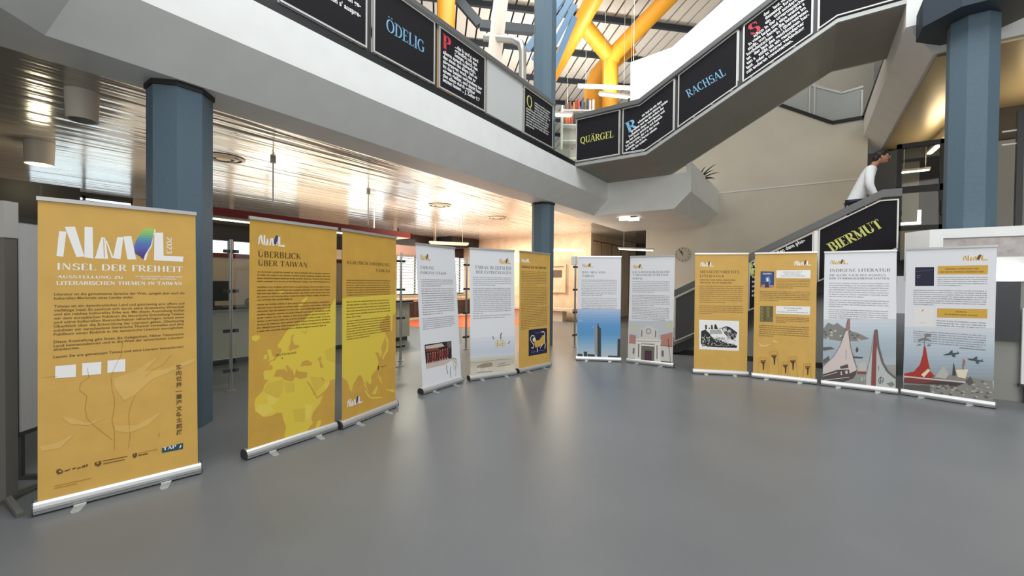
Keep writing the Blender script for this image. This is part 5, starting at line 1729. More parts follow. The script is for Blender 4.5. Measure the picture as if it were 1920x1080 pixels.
t = sign_panel('sign_board', 'plain dark grey panel at the foot of the lower stair', (-2.3, 9.40, 0), (1, 0, 0), (0, -1, 0), [(x + 2.3, lb(x)) for x in (-2.3, -1.0)] + [(x + 2.3, lt(x)) for x in (-1.0, -2.3)], None, group='panels along the lower stair', board=mat('plain_panel', (70, 72, 70), .4))
b = MB()
for x0, x1 in ((-2.32, 1.02), (1.02, 1.27)):
    f0 = lt(x0) + .035; f1 = lt(x1) + .035
    b.prism([(x0, f0), (x1, f1), (x1, f1 + .13), (x0, f0 + .13)], 9.33, 9.46, 'y', M_rail)
tag(b.build('handrail'), 'grey handrail along the lower stair in front of the climbing person', 'handrail')
for k, xx in enumerate((-.96, .135)):
    b = MB(); b.box(xx - .03, xx + .03, 9.41, 9.45, lb(xx), lt(xx), M_steel)
    tag(b.build('railing_post'), 'bright metal post in the gap between two lower stair panels', 'post', 'posts between the lower stair panels')
# glass guard in the opening of the back wall
t = thing('glass_guard', 'frosted glass guard with white posts in the wall opening under the upper stair', 'glass guard', (0, 15.3, 0))
m = MB(); M_frost = mat('frosted_glass', (176, 180, 176), .5)
m.prism([(-.75, 7.1), (.54, 6.3), (1.2, 6.3), (1.2, 7.05), (.75, 7.0), (-.75, 7.9)], 0, .02, 'y', M_frost); m.build('glass', t)
for x, z in ((.0, 6.62), (.12, 6.55), (1.2, 6.26)):
    m = MB(); m.box(x - .02, x + .02, -.03, .0, z, z + (.98 if x < 1 else .75), M_frame); m.build('post', t)
m = MB(); m.bar((-.75, 0, 7.9), (.75, 0, 7.04), .05, .06, M_frame); m.bar((.75, 0, 7.04), (1.22, 0, 7.1), .05, .06, M_frame); m.build('rail', t)
# ------------------------------------------------------------------ the twelve roll-up banners
BANNERS = [
    (-3.986, 0.438, 80.05, 3.2, 'ochre', 'yellow banner with a large white logo and the title insel der freiheit'),
    (-3.821, 1.610, 93.54, -0.6, 'ochre_map_base', 'yellow banner with the title überblick über taiwan and a map of Africa and Europe'),
    (-3.842, 2.505, 101.15, 0.2, 'ochre_map_base', 'yellow banner with the map of east Asia and the title kurzbeschreibung'),
    (-4.170, 3.913, 93.34, 4.4, 'white', 'tilted white banner with a dark group photograph and the title taiwans indigene völker'),
    (-4.176, 4.881, 69.09, 1.7, 'white', 'white banner with a pale sailing ship over a sandy beach'),
    (-3.877, 5.778, 82.27, 0.5, 'ochre', 'narrow looking yellow banner with a dark blue picture of a yellow beast'),
    (-3.665, 7.456, 27.60, 0.8, 'white', 'white banner with a tall tower under a blue sky'),
    (-2.797, 7.867, 0.13, 1.7, 'white', 'white banner with a pale stone entrance of a historic building'),
    (-1.539, 7.585, 23.76, 0.9, 'ochre', 'yellow banner with a black and white woodcut picture'),
    (-0.695, 7.854, 4.82, 2.5, 'ochre', 'yellow banner with drawn raised fists and two small book covers'),
    (0.220, 7.902, 0.70, 4.6, 'white', 'white banner with two high pointed boats on a shore and the title indigene literatur'),
    (1.123, 7.938, -13.63, 0.6, 'white', 'white banner with a red boat, aeroplanes and gold caption boxes, rightmost of all'),
]
SHEET = (0.010, 0.840, 0.082, 2.03)
BANNER_WHITE = mat('banner_white', (222, 224, 228), 0.5)


def draw_art(pr, items, rng):
    for it in items:
        k = it[0]
        if k == 'p':
            c = it[2]; pr.poly([(c[i], c[i + 1]) for i in range(0, len(c), 2)], pmat(it[1]))
        elif k == 'l':
            c = it[2]; pr.line([(c[i], c[i + 1]) for i in range(0, len(c), 2)], it[3], pmat(it[1]))
        elif k == 't':
            _, m, s, u, v, w, h, kind = it
            if kind == 'c':
                big = h > .03
                pr.caps(s, u, v, w, h, pmat(m), False, 0, .095 if big else .11, .032 if big else .05)
            elif kind == 'f':
                pr.face(s, u, v, w, h * 1.32, pmat(m), .012)
            else:
                pr.up(); pr.scribble(u, u + w, v, h, rng, pmat(m), True)
        elif k == 'r':
            _, m, s, u, v, w, h = it
            pr.caps(s, u, v, w, h, pmat(m), False, -math.pi / 2)
        elif k == 'k':
            _, m, s, u, v, h = it
            pr.face(s, u, v, None, h, pmat(m), .02, center=True)
        elif k == 'g':
            _, m, isl, u, v, w, h = it
            for mm, c in LOGO:
                if mm == 'ochre': continue
                q = [(u + c[i] * w, v + c[i + 1] * h) for i in range(0, len(c), 2)]
                pr.poly(q, pmat(m if mm == 'white' else isl))
        elif k == 'b':
            _, m, u0, u1, v0, v1, n, last = it
            pr.up()
            lead = (v0 - v1) / max(1, n - 1)
            h = min(lead * .52, .0165)
            for i in range(n):
                e = u0 + (u1 - u0) * (last if i == n - 1 else 1)
                pr.scribble(u0, e, v0 - i * lead - h * .4, h, rng, pmat(m))


M_cass = mat('cassette_aluminium', (196, 197, 196), 0.36, 0.65)
M_cassl = mat('cassette_groove', (120, 121, 121), 0.5, 0.4)
for idx, (x, y, yaw, lean, base, label) in enumerate(BANNERS, 1):
    t = thing('roll_up_banner', label, 'banner', (x, y, 0), R(yaw), 'roll-up banners standing in a half circle')
    l = R(lean); sl, cl = math.sin(l), math.cos(l)
    rng = random.Random(100 + idx)
    m = MB()
    prof = [(-.006, .012), (-.012, .03), (-.010, .052), (.0, .070), (.016, .083), (.06, .083), (.085, .066), (.094, .04), (.09, .012), (.078, .006), (.008, .006)]
    m.prism(prof, -.008, .858, 'x', M_cass)
    m.box(-.006, .856, -.0135, -.008, .031, .036, M_cassl)
    c = m.build('cassette', t)
    for xx in (-.014, .858):
        m = MB(); m.prism([(a * 1.04 - .002, z * 1.03) for a, z in prof], xx, xx + .006, 'x', M_alu_dark if idx < 7 else M_cassl)
        m.build('end_cap', c)

    def P(u, v, lift, sl=sl, cl=cl):
        return (u, .02 + v * sl - lift * cl, v * cl + lift * sl)
    m = MB()
    bmat = BANNER_WHITE if base == 'white' else pmat(base)
    u0, u1, v0, v1 = SHEET
    vs = [P(u0, v0, 0), P(u1, v0, 0), P(u1, v1, 0), P(u0, v1, 0), P(u0, v0, -.0008), P(u1, v0, -.0008), P(u1, v1, -.0008), P(u0, v1, -.0008)]
    m.add(vs, [(0, 1, 2, 3)], bmat)
    m.add(vs, [(7, 6, 5, 4), (0, 4, 5, 1), (1, 5, 6, 2), (2, 6, 7, 3), (3, 7, 4, 0)], M_greywall)
    draw_art(Print(m, P, SHEET), ART[idx], rng)
    m.build('printed_sheet', t, recalc=False)
    m = MB()
    q = [P(0.004, 2.026, .012), P(0.004, 2.026, -.012), P(.004, 2.052, -.010), P(.004, 2.052, .010)]
    w = [P(0.846, 2.026, .012), P(0.846, 2.026, -.012), P(.846, 2.052, -.010), P(.846, 2.052, .010)]
    m.add(q + w, [(0, 1, 2, 3), (7, 6, 5, 4), (0, 4, 5, 1), (1, 5, 6, 2), (2, 6, 7, 3), (3, 7, 4, 0)], M_alu)
    m.build('top_rail', t)
    m = MB(); a = P(.425, .08, -.03); e = P(.425, 2.03, -.018)
    m.tube([a, e], .008, M_alu_dark, 8); m.build('support_pole', t)
    for xx, dx in ((.2, -.015), (.645, -.015)):
        m = MB()
        m.prism([(xx - .03, -.012), (xx - .03 + dx, -.095), (xx - .022 + dx, -.118), (xx + .012 + dx, -.118), (xx + .022 + dx, -.095), (xx + .03, -.012), (xx + .03, .17), (xx - .03, .17)], 0.0, .0055, 'z', M_cass)
        m.prism([(-.012, .0055), (-.02, .0055), (-.02, .012), (-.013, .016)], xx - .03, xx + .03, 'x', M_cass)
        m.build('swivel_foot', t)

# ------------------------------------------------------------------ wall clock
t = thing('wall_clock', 'round beige wall clock near the top of the tower banner on the back wall', 'clock', (-3.49, 15.2, 2.54))
m = MB()
def disc(mb, r, y0, y1, mt, n=40):
    mb.prism([(r * math.cos(2 * math.pi * k / n), r * math.sin(2 * math.pi * k / n)) for k in range(n)], y0, y1, 'y', mt)
disc(m, .25, -.035, 0, mat('clock_face', (190, 184, 166), .5)); m.build('clock_face', t)
for k in range(12):
    m = MB(); a = R(30 * k)
    m.bar((.18 * math.sin(a), -.037, .18 * math.cos(a)), (.235 * math.sin(a), -.037, .235 * math.cos(a)), .02 if k % 3 else .03, .004, mat('clock_mark', (110, 104, 90), .5), (0, 1, 0))
    m.build('hour_mark', t)
for nm, a, ln, w in (('hour_hand', -18, .13, .03), ('minute_hand', -34, .2, .02)):
    m = MB(); a = R(a); m.bar((-.03 * math.sin(a), -.042, -.03 * math.cos(a)), (ln * math.sin(a), -.042, ln * math.cos(a)), w, .004, M_brown, (0, 1, 0)); m.build(nm, t)

# ------------------------------------------------------------------ ceiling fittings of the room under the gallery
M_lampbody = mat('lamp_body_cream', (206, 198, 184), .5)
for x, y, r, hgt, lit, lab in ((-6.25, 1.03, .135, .30, 0, 'white cylindrical ceiling lamp, switched off, nearest the blue column'), (-9.1, 1.06, .16, .32, 1, 'white cylindrical ceiling lamp glowing yellow, farther from the column')):
    t = thing('ceiling_lamp', lab, 'ceiling lamp', (x, y, 3.47))
    m = MB(); m.cyl(0, 0, -hgt, 0, r * .92, M_lampbody, 28, r); m.build('shade', t)
    m = MB(); m.cyl(0, 0, -hgt - .004, -hgt + .01, r * .75, M_lamp if lit else M_brown, 28); m.build('diffuser', t)
    if lit:
        l = bpy.data.lights.new('lamp_bulb', 'POINT'); l.energy = 12; l.color = (1, .85, .55); l.shadow_soft_size = .1
        lo = bpy.data.objects.new('lamp_bulb', l); COL.objects.link(lo); lo.location = (x, y, 3.47 - hgt - .15)
for x, y, lab in ((-7.68, 2.87, 'round air vent in the slat ceiling right of the blue column'), (-7.68, 7.72, 'round ceiling vent above the tilted white banner'), (-7.66, 10.12, 'round ceiling vent left of the second blue column')):
    t = thing('ceiling_vent', lab, 'vent', (x, y, 3.47))
    m = MB()
    for r0, r1, z in ((.30, .25, -.012), (.2, .15, -.02), (.1, .0, -.024)):
        n = 32
        vs = [(r0 * math.cos(2 * math.pi * k / n), r0 * math.sin(2 * math.pi * k / n), z) for k in range(n)] + [(r1 * math.cos(2 * math.pi * k / n), r1 * math.sin(2 * math.pi * k / n), z - .012) for k in range(n)]
        m.add(vs, [(k, (k + 1) % n, n + (k + 1) % n, n + k) for k in range(n)], M_wood)
    m.build('rings', t)
    m = MB(); m.cyl(0, 0, -.008, -.002, .29, M_brown, 32); m.build('backing', t)
for x, y, lab in ((-7.06, 3.34, 'thin white rod hanging from the ceiling over the überblick banner'), (-7.82, 5.69, 'thin white rod hanging from the ceiling over the kurzbeschreibung banner')):
    m = MB(); m.tube([(x, y, 2.74), (x, y, 3.40)], .012, M_white, 8); m.cyl(x, y, 3.40, 3.47, .04, M_lampbody, 12)
    tag(m.build('hanging_rod'), lab, 'rod')

def tube_light(name, lab, a, b, z1, lit=True, grp=None, w=.12):
    t = thing(name, lab, 'light', tuple((Vector(a) + Vector(b)) / 2), 0, grp)
    o = (Vector(a) + Vector(b)) / 2; a = Vector(a) - o; b = Vector(b) - o
    m = MB(); m.bar(a, b, w, .05, M_lampbody); m.build('housing', t)
    m = MB(); d = (b - a) * .03; m.bar(a + d + Vector((0, 0, -.04)), b - d + Vector((0, 0, -.04)), w * .7, .03, M_lampw if lit else M_lampbody); m.build('tube', t)
    for k in (.15, .85):
        p = a.lerp(b, k); m = MB(); m.tube([p, p + Vector((0, 0, z1 - o.z))], .006, M_lampbody, 6); m.build('suspension', t)
    return t
tube_light('pendant_tube_light', 'hanging tube light above the tower banner', (-7.72, 13.0, 2.72), (-6.6, 14.0, 2.72), 3.47)
tube_light('pendant_tube_light', 'hanging tube light before the black doorway', (-4.95, 13.0, 2.66), (-4.0, 13.6, 2.62), 3.47)
tube_light('pendant_tube_light', 'unlit grey pendant bar above the tilted white banner', (-8.61, 8.26, 2.62), (-8.0, 9.2, 2.62), 3.47, False)
m = MB(); m.box(-4.5, -4.2, 11.85, 11.93, 3.36, 3.45, M_lampw); m.box(-4.3, -4.0, 12.05, 12.13, 3.36, 3.45, M_lampw); m.box(-4.52, -3.98, 11.83, 12.15, 3.45, 3.47, M_lampbody)
tag(m.build('ceiling_spot'), 'small twin ceiling light under the white slab return', 'light')
tube_light('ceiling_tube_light', 'yellow glowing tube light left of the right blue column', (2.56, 15.15, 5.0), (2.62, 13.84, 5.0), 5.28)
tube_light('ceiling_tube_light', 'thin tube light over the glazed door behind the lower stair', (2.0, 15.2, 4.60), (2.6, 15.2, 4.60), 5.28)
MATS['lamp_white'].node_tree.nodes['Principled BSDF'].inputs['Emission Color'].default_value = (1, .93, .78, 1)

m = MB(); m.prism([(-9.6, -.9), (-8.3, -.6), (-8.3, .12), (-9.6, .45)], 3.02, 3.465, 'z', M_black)
tag(m.build('ceiling_box'), 'black box under the slat ceiling at the left edge', 'ceiling box')

# ------------------------------------------------------------------ glazed partition
def partition_post(x, y, lab, h=2.06, side=1):
    t = thing('partition_post', lab, 'post', (x, y, 0), 0, 'steel posts of the glass partition')
    m = MB(); m.cyl(0, 0, 0, .012, .06, M_steel, 20); m.cyl(0, 0, .012, h, .022, M_steel, 16); m.build('tube', t)
    for z in (.28, .82, 1.36, 1.9):
        m = MB(); m.box(-.02, .02, -.09, -.02, z - .022, z + .022, M_alu_dark); m.box(-.02, .02, .02, .09, z - .022, z + .022, M_alu_dark); m.build('clamp', t)
partition_post(-6.395, 2.48, 'steel partition post between the column and the überblick banner')
partition_post(-6.30, 5.32, 'steel partition post right of the kurzbeschreibung banner')
partition_post(-6.25, 7.14, 'steel partition post, left of the pair beside the tilted white banner')
partition_post(-6.25, 7.42, 'steel partition post, right of the pair beside the tilted white banner')
partition_post(-4.50, 9.05, 'steel partition post left of the tower banner')
for y0, y1, lab in ((-.6, 2.44, 'clear glass partition pane behind the leftmost yellow banner'), (2.52, 5.28, 'clear glass partition pane behind the map banners'), (5.36, 7.10, 'clear glass partition pane left of the tilted white banner')):
    m = MB(); m.box(-6.36, -6.35, y0, y1, .12, 2.04, M_glass); tag(m.build('partition_glass'), lab, 'glass pane')
m = MB(); m.box(-4.58, -4.47, 8.98, 9.1, 1.95, 2.15, M_white); tag(m.build('door_sensor'), 'white sensor box on the post left of the tower banner', 'sensor')

# ------------------------------------------------------------------ service counter with red edged canopy
t = thing('service_counter', 'long service counter with dark top behind the glass partition', 'counter', (-8.4, 4.0, 0))
m = MB(); m.box(-.55, -.02, -3.0, 3.40, .1, .96, M_counter); m.build('front_panel', t)
m = MB(); m.box(-.5, -.06, -3.0, 3.36, 0, .1, M_dark); m.build('plinth', t)
m = MB(); m.box(-.62, .06, -3.05, 3.46, .985, 1.03, M_brown); m.build('worktop', t)
m = MB(); m.box(-.6, .05, -3.03, 3.44, .96, .985, M_alu); m.build('metal_edge', t)
t = thing('counter_canopy', 'flat canopy with dark red edge hanging over the service counter', 'canopy', (-8.3, 4.0, 2.62))
m = MB(); m.box(-1.4, -.02, -1.3, 3.31, .0, .13, mat('canopy_underside', (196, 184, 158), .5)); m.build('slab', t)
m = MB(); m.box(-.02, .0, -1.3, 3.33, .0, .135, M_red); m.box(-1.4, -.0, 3.31, 3.33, 0, .135, M_red); m.build('red_edge', t)
for yy in (-1.1, 3.1):
    m = MB(); m.tube([(-1.2, yy, .13), (-1.2, yy, .85)], .012, M_white, 8); m.build('hanger', t)
m = MB(); m.box(-.5, -.44, -1.2, 3.2, -.02, .0, M_lampw); m.build('light_strip', t)
m = MB(); m.box(-1.4, -1.25, -1.3, 3.3, -.32, 0, M_brown); m.build('rear_beam', t)
m = MB(); m.box(-10.2, -9.7, 6.6, 7.35, 0, 2.55, M_brown); m.box(-9.7, -9.68, 6.7, 7.25, 1.2, 2.3, mat('dark_glass', (40, 30, 28), .15)); tag(m.build('dark_cabinet'), 'dark brown cabinet at the end of the service counter', 'cabinet')
m = MB(); m.box(-11.0, -10.0, .72, 1.62, 0, 3.02, mat('black_cabinet', (20, 20, 21), .5)); m.box(-9.998, -9.99, 1.16, 1.19, .1, 2.98, M_dark); tag(m.build('black_cabinet'), 'tall black cabinet above the leftmost yellow banner, before bright windows', 'cabinet')
t = thing('computer_monitor', 'dark computer monitor on the service counter beside the blue column', 'monitor', (-8.62, 3.05, 1.03), R(90))
m = MB(); m.box(-.26, .26, -.02, .02, .1, .46, M_black); m.build('screen', t)
m = MB(); m.box(-.03, .03, -.01, .03, .0, .12, M_black); m.box(-.12, .12, -.09, .09, 0, .012, M_black); m.build('stand', t)
t = thing('telephone', 'black telephone on the service counter behind the partition post', 'telephone', (-8.66, 3.72, 1.03), R(90))
m = MB(); m.prism([(-.1, 0), (.1, 0), (.1, .08), (-.1, .04)], -.09, .09, 'x', M_black); m.build('body', t)
m = MB(); m.tube([(-.09, .05, .09), (-.06, .05, .12), (.06, .05, .12), (.09, .05, .09)], .02, M_black, 8); m.build('receiver', t)
t = thing('paper_tray', 'small white box on the service counter right of the telephone', 'box', (-8.62, 4.05, 1.03))
m = MB(); m.box(-.12, .12, -.14, .14, 0, .09, M_white); m.build('box_body', t); m = MB(); m.box(-.10, .10, -.12, .12, .09, .1, M_counter); m.build('lid', t)
t = thing('wire_shelf', 'dark wire shelf behind the service counter seen through the glass', 'shelf', (-9.9, 4.75, 0))
for yy in (-.45, .45):
    m = MB()
    m.box(-.2, -.17, yy - .015, yy + .015, 0, 2.0, M_dark); m.box(.17, .2, yy - .015, yy + .015, 0, 2.0, M_dark); m.build('side_frame', t)
for z in (1.0, 1.35, 1.7, 1.98):
    m = MB(); m.box(-.2, .2, -.45, .45, z - .015, z, M_dark); m.build('shelf_board', t)
m = MB(); m.box(-10.6, -10.55, 2.8, 7.0, 0, 2.05, M_roomwall); m.box(-10.6, -10.54, 2.8, 7.0, 2.0, 2.1, M_red); tag(m.build('counter_screen'), 'beige screen wall with red top edge behind the service counter', 'screen')

# far furniture of the room
m = MB(); m.prism([(-12.45, 9.6), (-10.0, 9.6), (-8.6, 11.4), (-8.6, 14.4), (-12.45, 14.4)], .0, .006, 'z', M_orange); tag(m.build('carpet'), 'orange red carpet on the far floor seen past the tilted white banner', 'carpet')
t = thing('wall_bench', 'long pale stone bench before the wood wall, left of the tower banner', 'bench', (-9.0, 14.5, 0))
m = MB(); m.box(-1.6, 1.7, -.02, .5, .42, .52, mat('bench_stone', (206, 190, 172), .6)); m.build('seat', t)
m = MB(); m.box(-1.6, 1.2, .1, .45, 0, .42, mat('bench_stone', (206, 190, 172), .6)); m.build('base', t)
t = thing('wall_frame', 'beige framed wall niche with a dark picture, left of the tower banner', 'frame', (-8.9, 15.2, 1.7))
m = MB()
for x0, x1, z0, z1 in ((-1, .95, -.58, -.50), (-1, .95, .5, .58), (-1, -.92, -.5, .5), (.87, .95, -.5, .5)): m.box(x0, x1, -.08, 0, z0, z1, mat('niche_frame', (226, 200, 168), .5))
m.build('frame', t)
m = MB(); m.box(.1, .72, -.03, 0, .05, .34, mat('niche_picture', (98, 84, 74), .5)); m.build('picture', t)
for (x, y, lab) in ((-12.9, 10.6, 'low pale shelf below the far windows, nearer one'), (-12.9, 14.2, 'low pale shelf below the far windows, farther one')):
    t = thing('low_shelf', lab, 'shelf', (x, y, 0))
    m = MB(); m.box(-.35, .25, -1.4, 1.6, 0, .8, M_wood); m.build('carcass', t); m = MB(); m.box(-.4, .3, -1.45, 1.65, .8, .84, M_wood); m.build('top', t)
    m = MB(); m.box(.255, .26, -1.3, 1.5, .1, .72, M_brown); m.build('recess', t)
m = MB(); m.prism([(13.2, 2.95), (15.0, 3.1), (15.0, 3.465), (13.2, 3.465)], -13.3, -12.4, 'x', M_black); tag(m.build('air_duct'), 'black hanging box under the far ceiling above the white ship banner', 'duct')
m = MB(); m.box(-12.42, -12.38, 10.3, 10.34, 3.1, 3.47, M_black); m.box(-12.6, -12.2, 9.8, 11.0, 2.85, 3.1, M_black); m.box(-12.6, -12.2, 9.8, 11.0, 2.45, 2.85, mat('sign_mauve', (150, 120, 112), .5)); tag(m.build('hanging_sign'), 'black and mauve hanging sign beside the tilted white banner', 'sign')

# ------------------------------------------------------------------ pinboard and post on the far left
def cam_xy(X, Y): return (X * math.cos(R(35)) - Y * math.sin(R(35)), X * math.sin(R(35)) + Y * math.cos(R(35)))
px, py = -4.78, .415
t = thing('pinboard', 'grey pinboard standing at the left edge behind the leftmost yellow banner', 'pinboard', (px, py, 0), R(132))
m = MB(); m.box(.03, 1.22, -.015, .015, .36, 1.93, M_pin); m.build('board', t)
m = MB()
for q in ((0, 1.25, .33, .36), (0, 1.25, 1.93, 1.965), (0, .03, .33, 1.965), (1.22, 1.25, .33, 1.965)): m.box(q[0], q[1], -.02, .02, q[2], q[3], M_alu_dark)
m.build('frame', t)
for xx in (.06, 1.19):
    m = MB(); m.box(xx - .015, xx + .015, -.015, .015, .03, .33, M_alu_dark); m.box(xx - .02, xx + .02, -.28, .28, 0, .03, M_alu_dark); m.build('foot', t)
t = thing('barrier_post', 'square dark post with pale top at the left edge, on a spread base', 'post', (-4.36, .355, 0), R(35))
m = MB(); m.box(-.035, .035, -.035, .035, .05, 1.78, M_post); m.build('shaft', t)
m = MB(); m.box(-.04, .04, -.04, .04, 1.78, 2.02, mat('post_cap_pale', (176, 174, 168), .5)); m.build('cap', t)
for a in (100, 200, 330):
    m = MB(); m.bar((0, 0, .05), (.32 * math.cos(R(a)), .32 * math.sin(R(a)), .015), .03, .03, M_post); m.build('foot', t)

# ------------------------------------------------------------------ half level things on the right
t = thing('glazed_door', 'dark framed glazed door on the half level beside the right blue column', 'door', (1.6, 12.5, 2.14))
for q in ((0, .08, 0, 2.5), (.68, .80, 0, 2.5), (0, .8, 1.42, 1.56), (0, .8, .60, .70), (0, .8, 2.4, 2.5)):
    m = MB(); m.box(q[0], q[1], -.04, .04, q[2], q[3], M_black); m.build('frame', t)
m = MB(); m.box(.08, .68, -.005, .005, .7, 2.4, M_glass_dim); m.build('glass', t)
m = MB(); m.box(.08, .68, -.02, .02, 0, .6, mat('bronze_panel', (92, 80, 58), .3, .5)); m.build('kick_panel', t)
m = MB(); m.box(.70, .74, -.09, -.04, .9, 1.2, M_black); m.build('handle', t)
m = MB(); m.box(2.25, 2.6, 16.5, 16.9, 2.14, 5.28, M_beige); tag(m.build('pillar'), 'beige pillar seen through the glazed door', 'pillar', None, 'structure')
t = thing('door_glints', 'glowing bars and dark panes set as bright reflections behind the glazed door', 'cabinet', (2.0, 14.0, 3.05))
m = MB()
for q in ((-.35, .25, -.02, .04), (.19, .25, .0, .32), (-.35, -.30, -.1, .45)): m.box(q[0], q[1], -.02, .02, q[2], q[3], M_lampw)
m.build('glint_bars', t)  # glowing bars stand in for bright reflections behind the door
m = MB()
for z in (-.25, -.02, .2): m.box(-.28, -.1, -.02, .02, z, z + .14, M_dark)
m.build('dark_panes', t)
t = thing('rail_bars', 'dark railing post with two pale bars before the grey wall, right of the blue column', 'railing', (2.98, 11.0, 2.14))
m = MB(); m.box(-.03, .05, -.04, .04, 0, 2.45, M_dark); m.build('post', t)
for z in (1.88, 2.11):
    m = MB(); m.tube([(-.2, 0, z), (0, 0, z)], .016, M_white, 8); m.build('bar', t)

# ------------------------------------------------------------------ planter leaves on the slab return
t = thing('spiky_plant', 'small spiky leaved plant peeking over the white slab end', 'plant', (-2.62, 13.0, 4.34))
rng = random.Random(8)
for k in range(12):
    a = rng.uniform(-1.9, 1.5); e = rng.uniform(.3, 1.1); L_ = rng.uniform(.35, .62)
    m = MB(); pts = []
    for i in range(6):
        q = i / 5; r = L_ * q; h = L_ * math.sin(e) * q * 1.2 - .25 * q * q
        pts.append((r * math.cos(a) * math.cos(e) * 1.3, r * math.sin(a) * 1.0, .12 + h + .15 * q))
    m.tube(pts, [.014, .022, .022, .018, .012, .003], mat('leaf_dark', (56, 66, 48), .5), 5); m.build('leaf', t)
m = MB(); m.cyl(0, 0, 0, .16, .10, M_brown, 14, .12); m.build('pot', t)

# ------------------------------------------------------------------ under the roof: ducts, shelves, lights
m = MB()
m.tube([(-5.43, 13.39, 4.35), (-5.46, 13.38, 8.9), (-5.5, 13.36, 9.15)], .26, M_yellow, 20)
m.tube([(-5.46, 13.38, 8.85), (-5.5, 13.3, 9.1), (-5.92, 12.2, 9.72), (-6.0, 12.0, 9.8)], .25, M_yellow, 20)
m.tube([(-5.46, 13.38, 8.85), (-5.3, 13.39, 9.15), (-3.68, 13.44, 10.31), (-1.2, 13.5, 12.1)], .26, M_yellow, 20)
dk = tag(m.build('forked_duct'), 'thick yellow forked ventilation duct in the middle under the roof', 'duct')
m = MB(); m.tube([(-9.0, 13.7, 7.85), (-7.23, 12.76, 8.89), (-5.9, 12.05, 9.68), (-4.7, 11.4, 10.45)], .26, M_yellow, 20)
m.build('slanting_arm', dk)
m = MB(); m.tube([(-6.76, 14.92, 4.35), (-6.76, 14.92, 8.9), (-6.6, 14.95, 9.4), (-6.2, 15.05, 9.8), (-5.4, 15.2, 10.3)], .34, M_yellow, 20)
tag(m.build('bent_duct'), 'yellow upright duct with a bent top behind the forked duct', 'duct')
m = MB(); m.tube([(-9.27, 9.52, 4.35), (-9.27, 9.52, 11.5)], .28, M_yellow, 20)
tag(m.build('upright_duct'), 'yellow upright duct behind the ödelig and red initial panels', 'duct')
m = MB(); m.tube([(-6.73, 10.04, 4.35), (-6.74, 10.04, 8.1), (-6.8, 10.0, 8.35), (-7.0, 9.87, 8.47), (-7.7, 9.45, 8.55)], .11, mat('silver_duct', (170, 168, 162), .3, .7), 14)
tag(m.build('silver_pipe'), 'silver bent pipe left of the upper blue column', 'pipe')
m = MB()
for k in range(4):
    z = 7.2 + k * .35; m.bar((-6.0 - k * .25, 10.25, z), (-5.55, 10.9, z + 1.9), .12, .16, mat('blue_beam', (110, 146, 176), .5))
tag(m.build('blue_truss'), 'pale blue slanted roof truss members behind the upper blue column', 'truss')
t = thing('projector', 'small black projector box hanging from the roof beside the forked duct', 'projector', (-4.05, 11.6, 6.62))
m = MB(); m.prism([(-.11, -.08), (.12, -.05), (.12, .1), (-.11, .07)], -.12, .12, 'y', M_dark); m.build('body', t)
m = MB(); m.tube([(0, 0, .08), (0, 0, 4.6)], .01, M_white, 6); m.build('cable', t)
m = MB(); m.cyl(0, -.125, -.03, .03, .05, M_black, 12); m.build('lens', t)
for a, b2, lab in (((-5.9, 11.85, 7.64), (-4.5, 12.8, 7.58), 'uppermost tube light beside the white stair wall'), ((-4.95, 11.3, 6.97), (-4.05, 11.9, 6.85), 'yellowish tube light below the uppermost one beside the white stair wall'), ((-6.35, 10.3, 6.38), (-5.55, 10.85, 6.34), 'tube light over the gallery desk right of the upper blue column')):
    tube_light('gallery_tube_light', lab, a, b2, 11.55, True, 'tube lights in the gallery library', .16)
t = thing('bookshelf', 'white library bookshelf on the gallery behind the quärgel panel', 'bookshelf', (-5.66, 12.5, 4.33), R(35))
SH = [.05, .6, 1.15, 1.7, 2.2, 2.66]
for xx in (-1.0, 1.0):
    m = MB(); m.box(xx - .02, xx + .02, -.15, .15, 0, 2.8, M_white); m.build('side_panel', t)
for z in SH:
    m = MB(); m.box(-.98, .98, -.15, .15, z - .02, z + .01, M_white); m.build('shelf_board', t)
m = MB(); m.box(-.98, .98, .15, .17, 0, 2.75, M_counter); m.build('back_panel', t)
rng = random.Random(12)
bc = [(200, 70, 50), (230, 226, 214), (120, 60, 40), (60, 90, 120), (220, 120, 60), (90, 80, 70)]
cs, sn = math.cos(R(35)), math.sin(R(35))
names = ['red', 'cream', 'brown', 'blue', 'orange', 'grey']
k = 0
for z in (SH[-1], SH[-2]):
    u = -.9
    for j in range(11):
        w = rng.uniform(.04, .09); hh = rng.uniform(.24, .38); ci = rng.randrange(6)
        if u + w > .9: break
        m = MB(); m.box(u, u + w, -.13, .05, z + .01, z + .01 + hh, mat('book_' + names[ci], bc[ci], .6)); m.box(u + .004, u + w - .004, -.12, .055, z + .014, z + .004 + hh, M_white)
        o = m.build('book'); o.location = (-5.66, 12.5, 4.33); o.rotation_euler = (0, 0, R(35))
        tag(o, '%s book on the %s of the gallery bookshelf, place %s from its left end' % (names[ci], 'top' if z == SH[-1] else 'second shelf', ['one', 'two', 'three', 'four', 'five', 'six', 'seven', 'eight', 'nine', 'ten', 'eleven'][j]), 'book', 'books on the gallery bookshelf')
        u += w + rng.choice((.01, .01, .06))
t = thing('gallery_desk', 'pale gallery desk seen through the gap beside the quärgel panel', 'desk', (-6.2, 10.7, 4.33), R(35))
m = MB(); m.box(-.7, .7, -.35, .35, .70, .74, mat('desk_lime', (206, 210, 150), .5)); m.build('top', t)
for xx in (-.65, .65):
    m = MB(); m.box(xx - .02, xx + .02, -.33, .33, 0, .7, M_white); m.build('leg', t)
t = thing('desk_screen', 'grey desk partition with stacked papers behind the gallery desk', 'screen', (-6.75, 11.35, 4.33), R(35))
m = MB(); m.box(-.8, .8, -.02, .02, .0, 1.35, M_greywall); m.build('screen_panel', t)
m = MB()
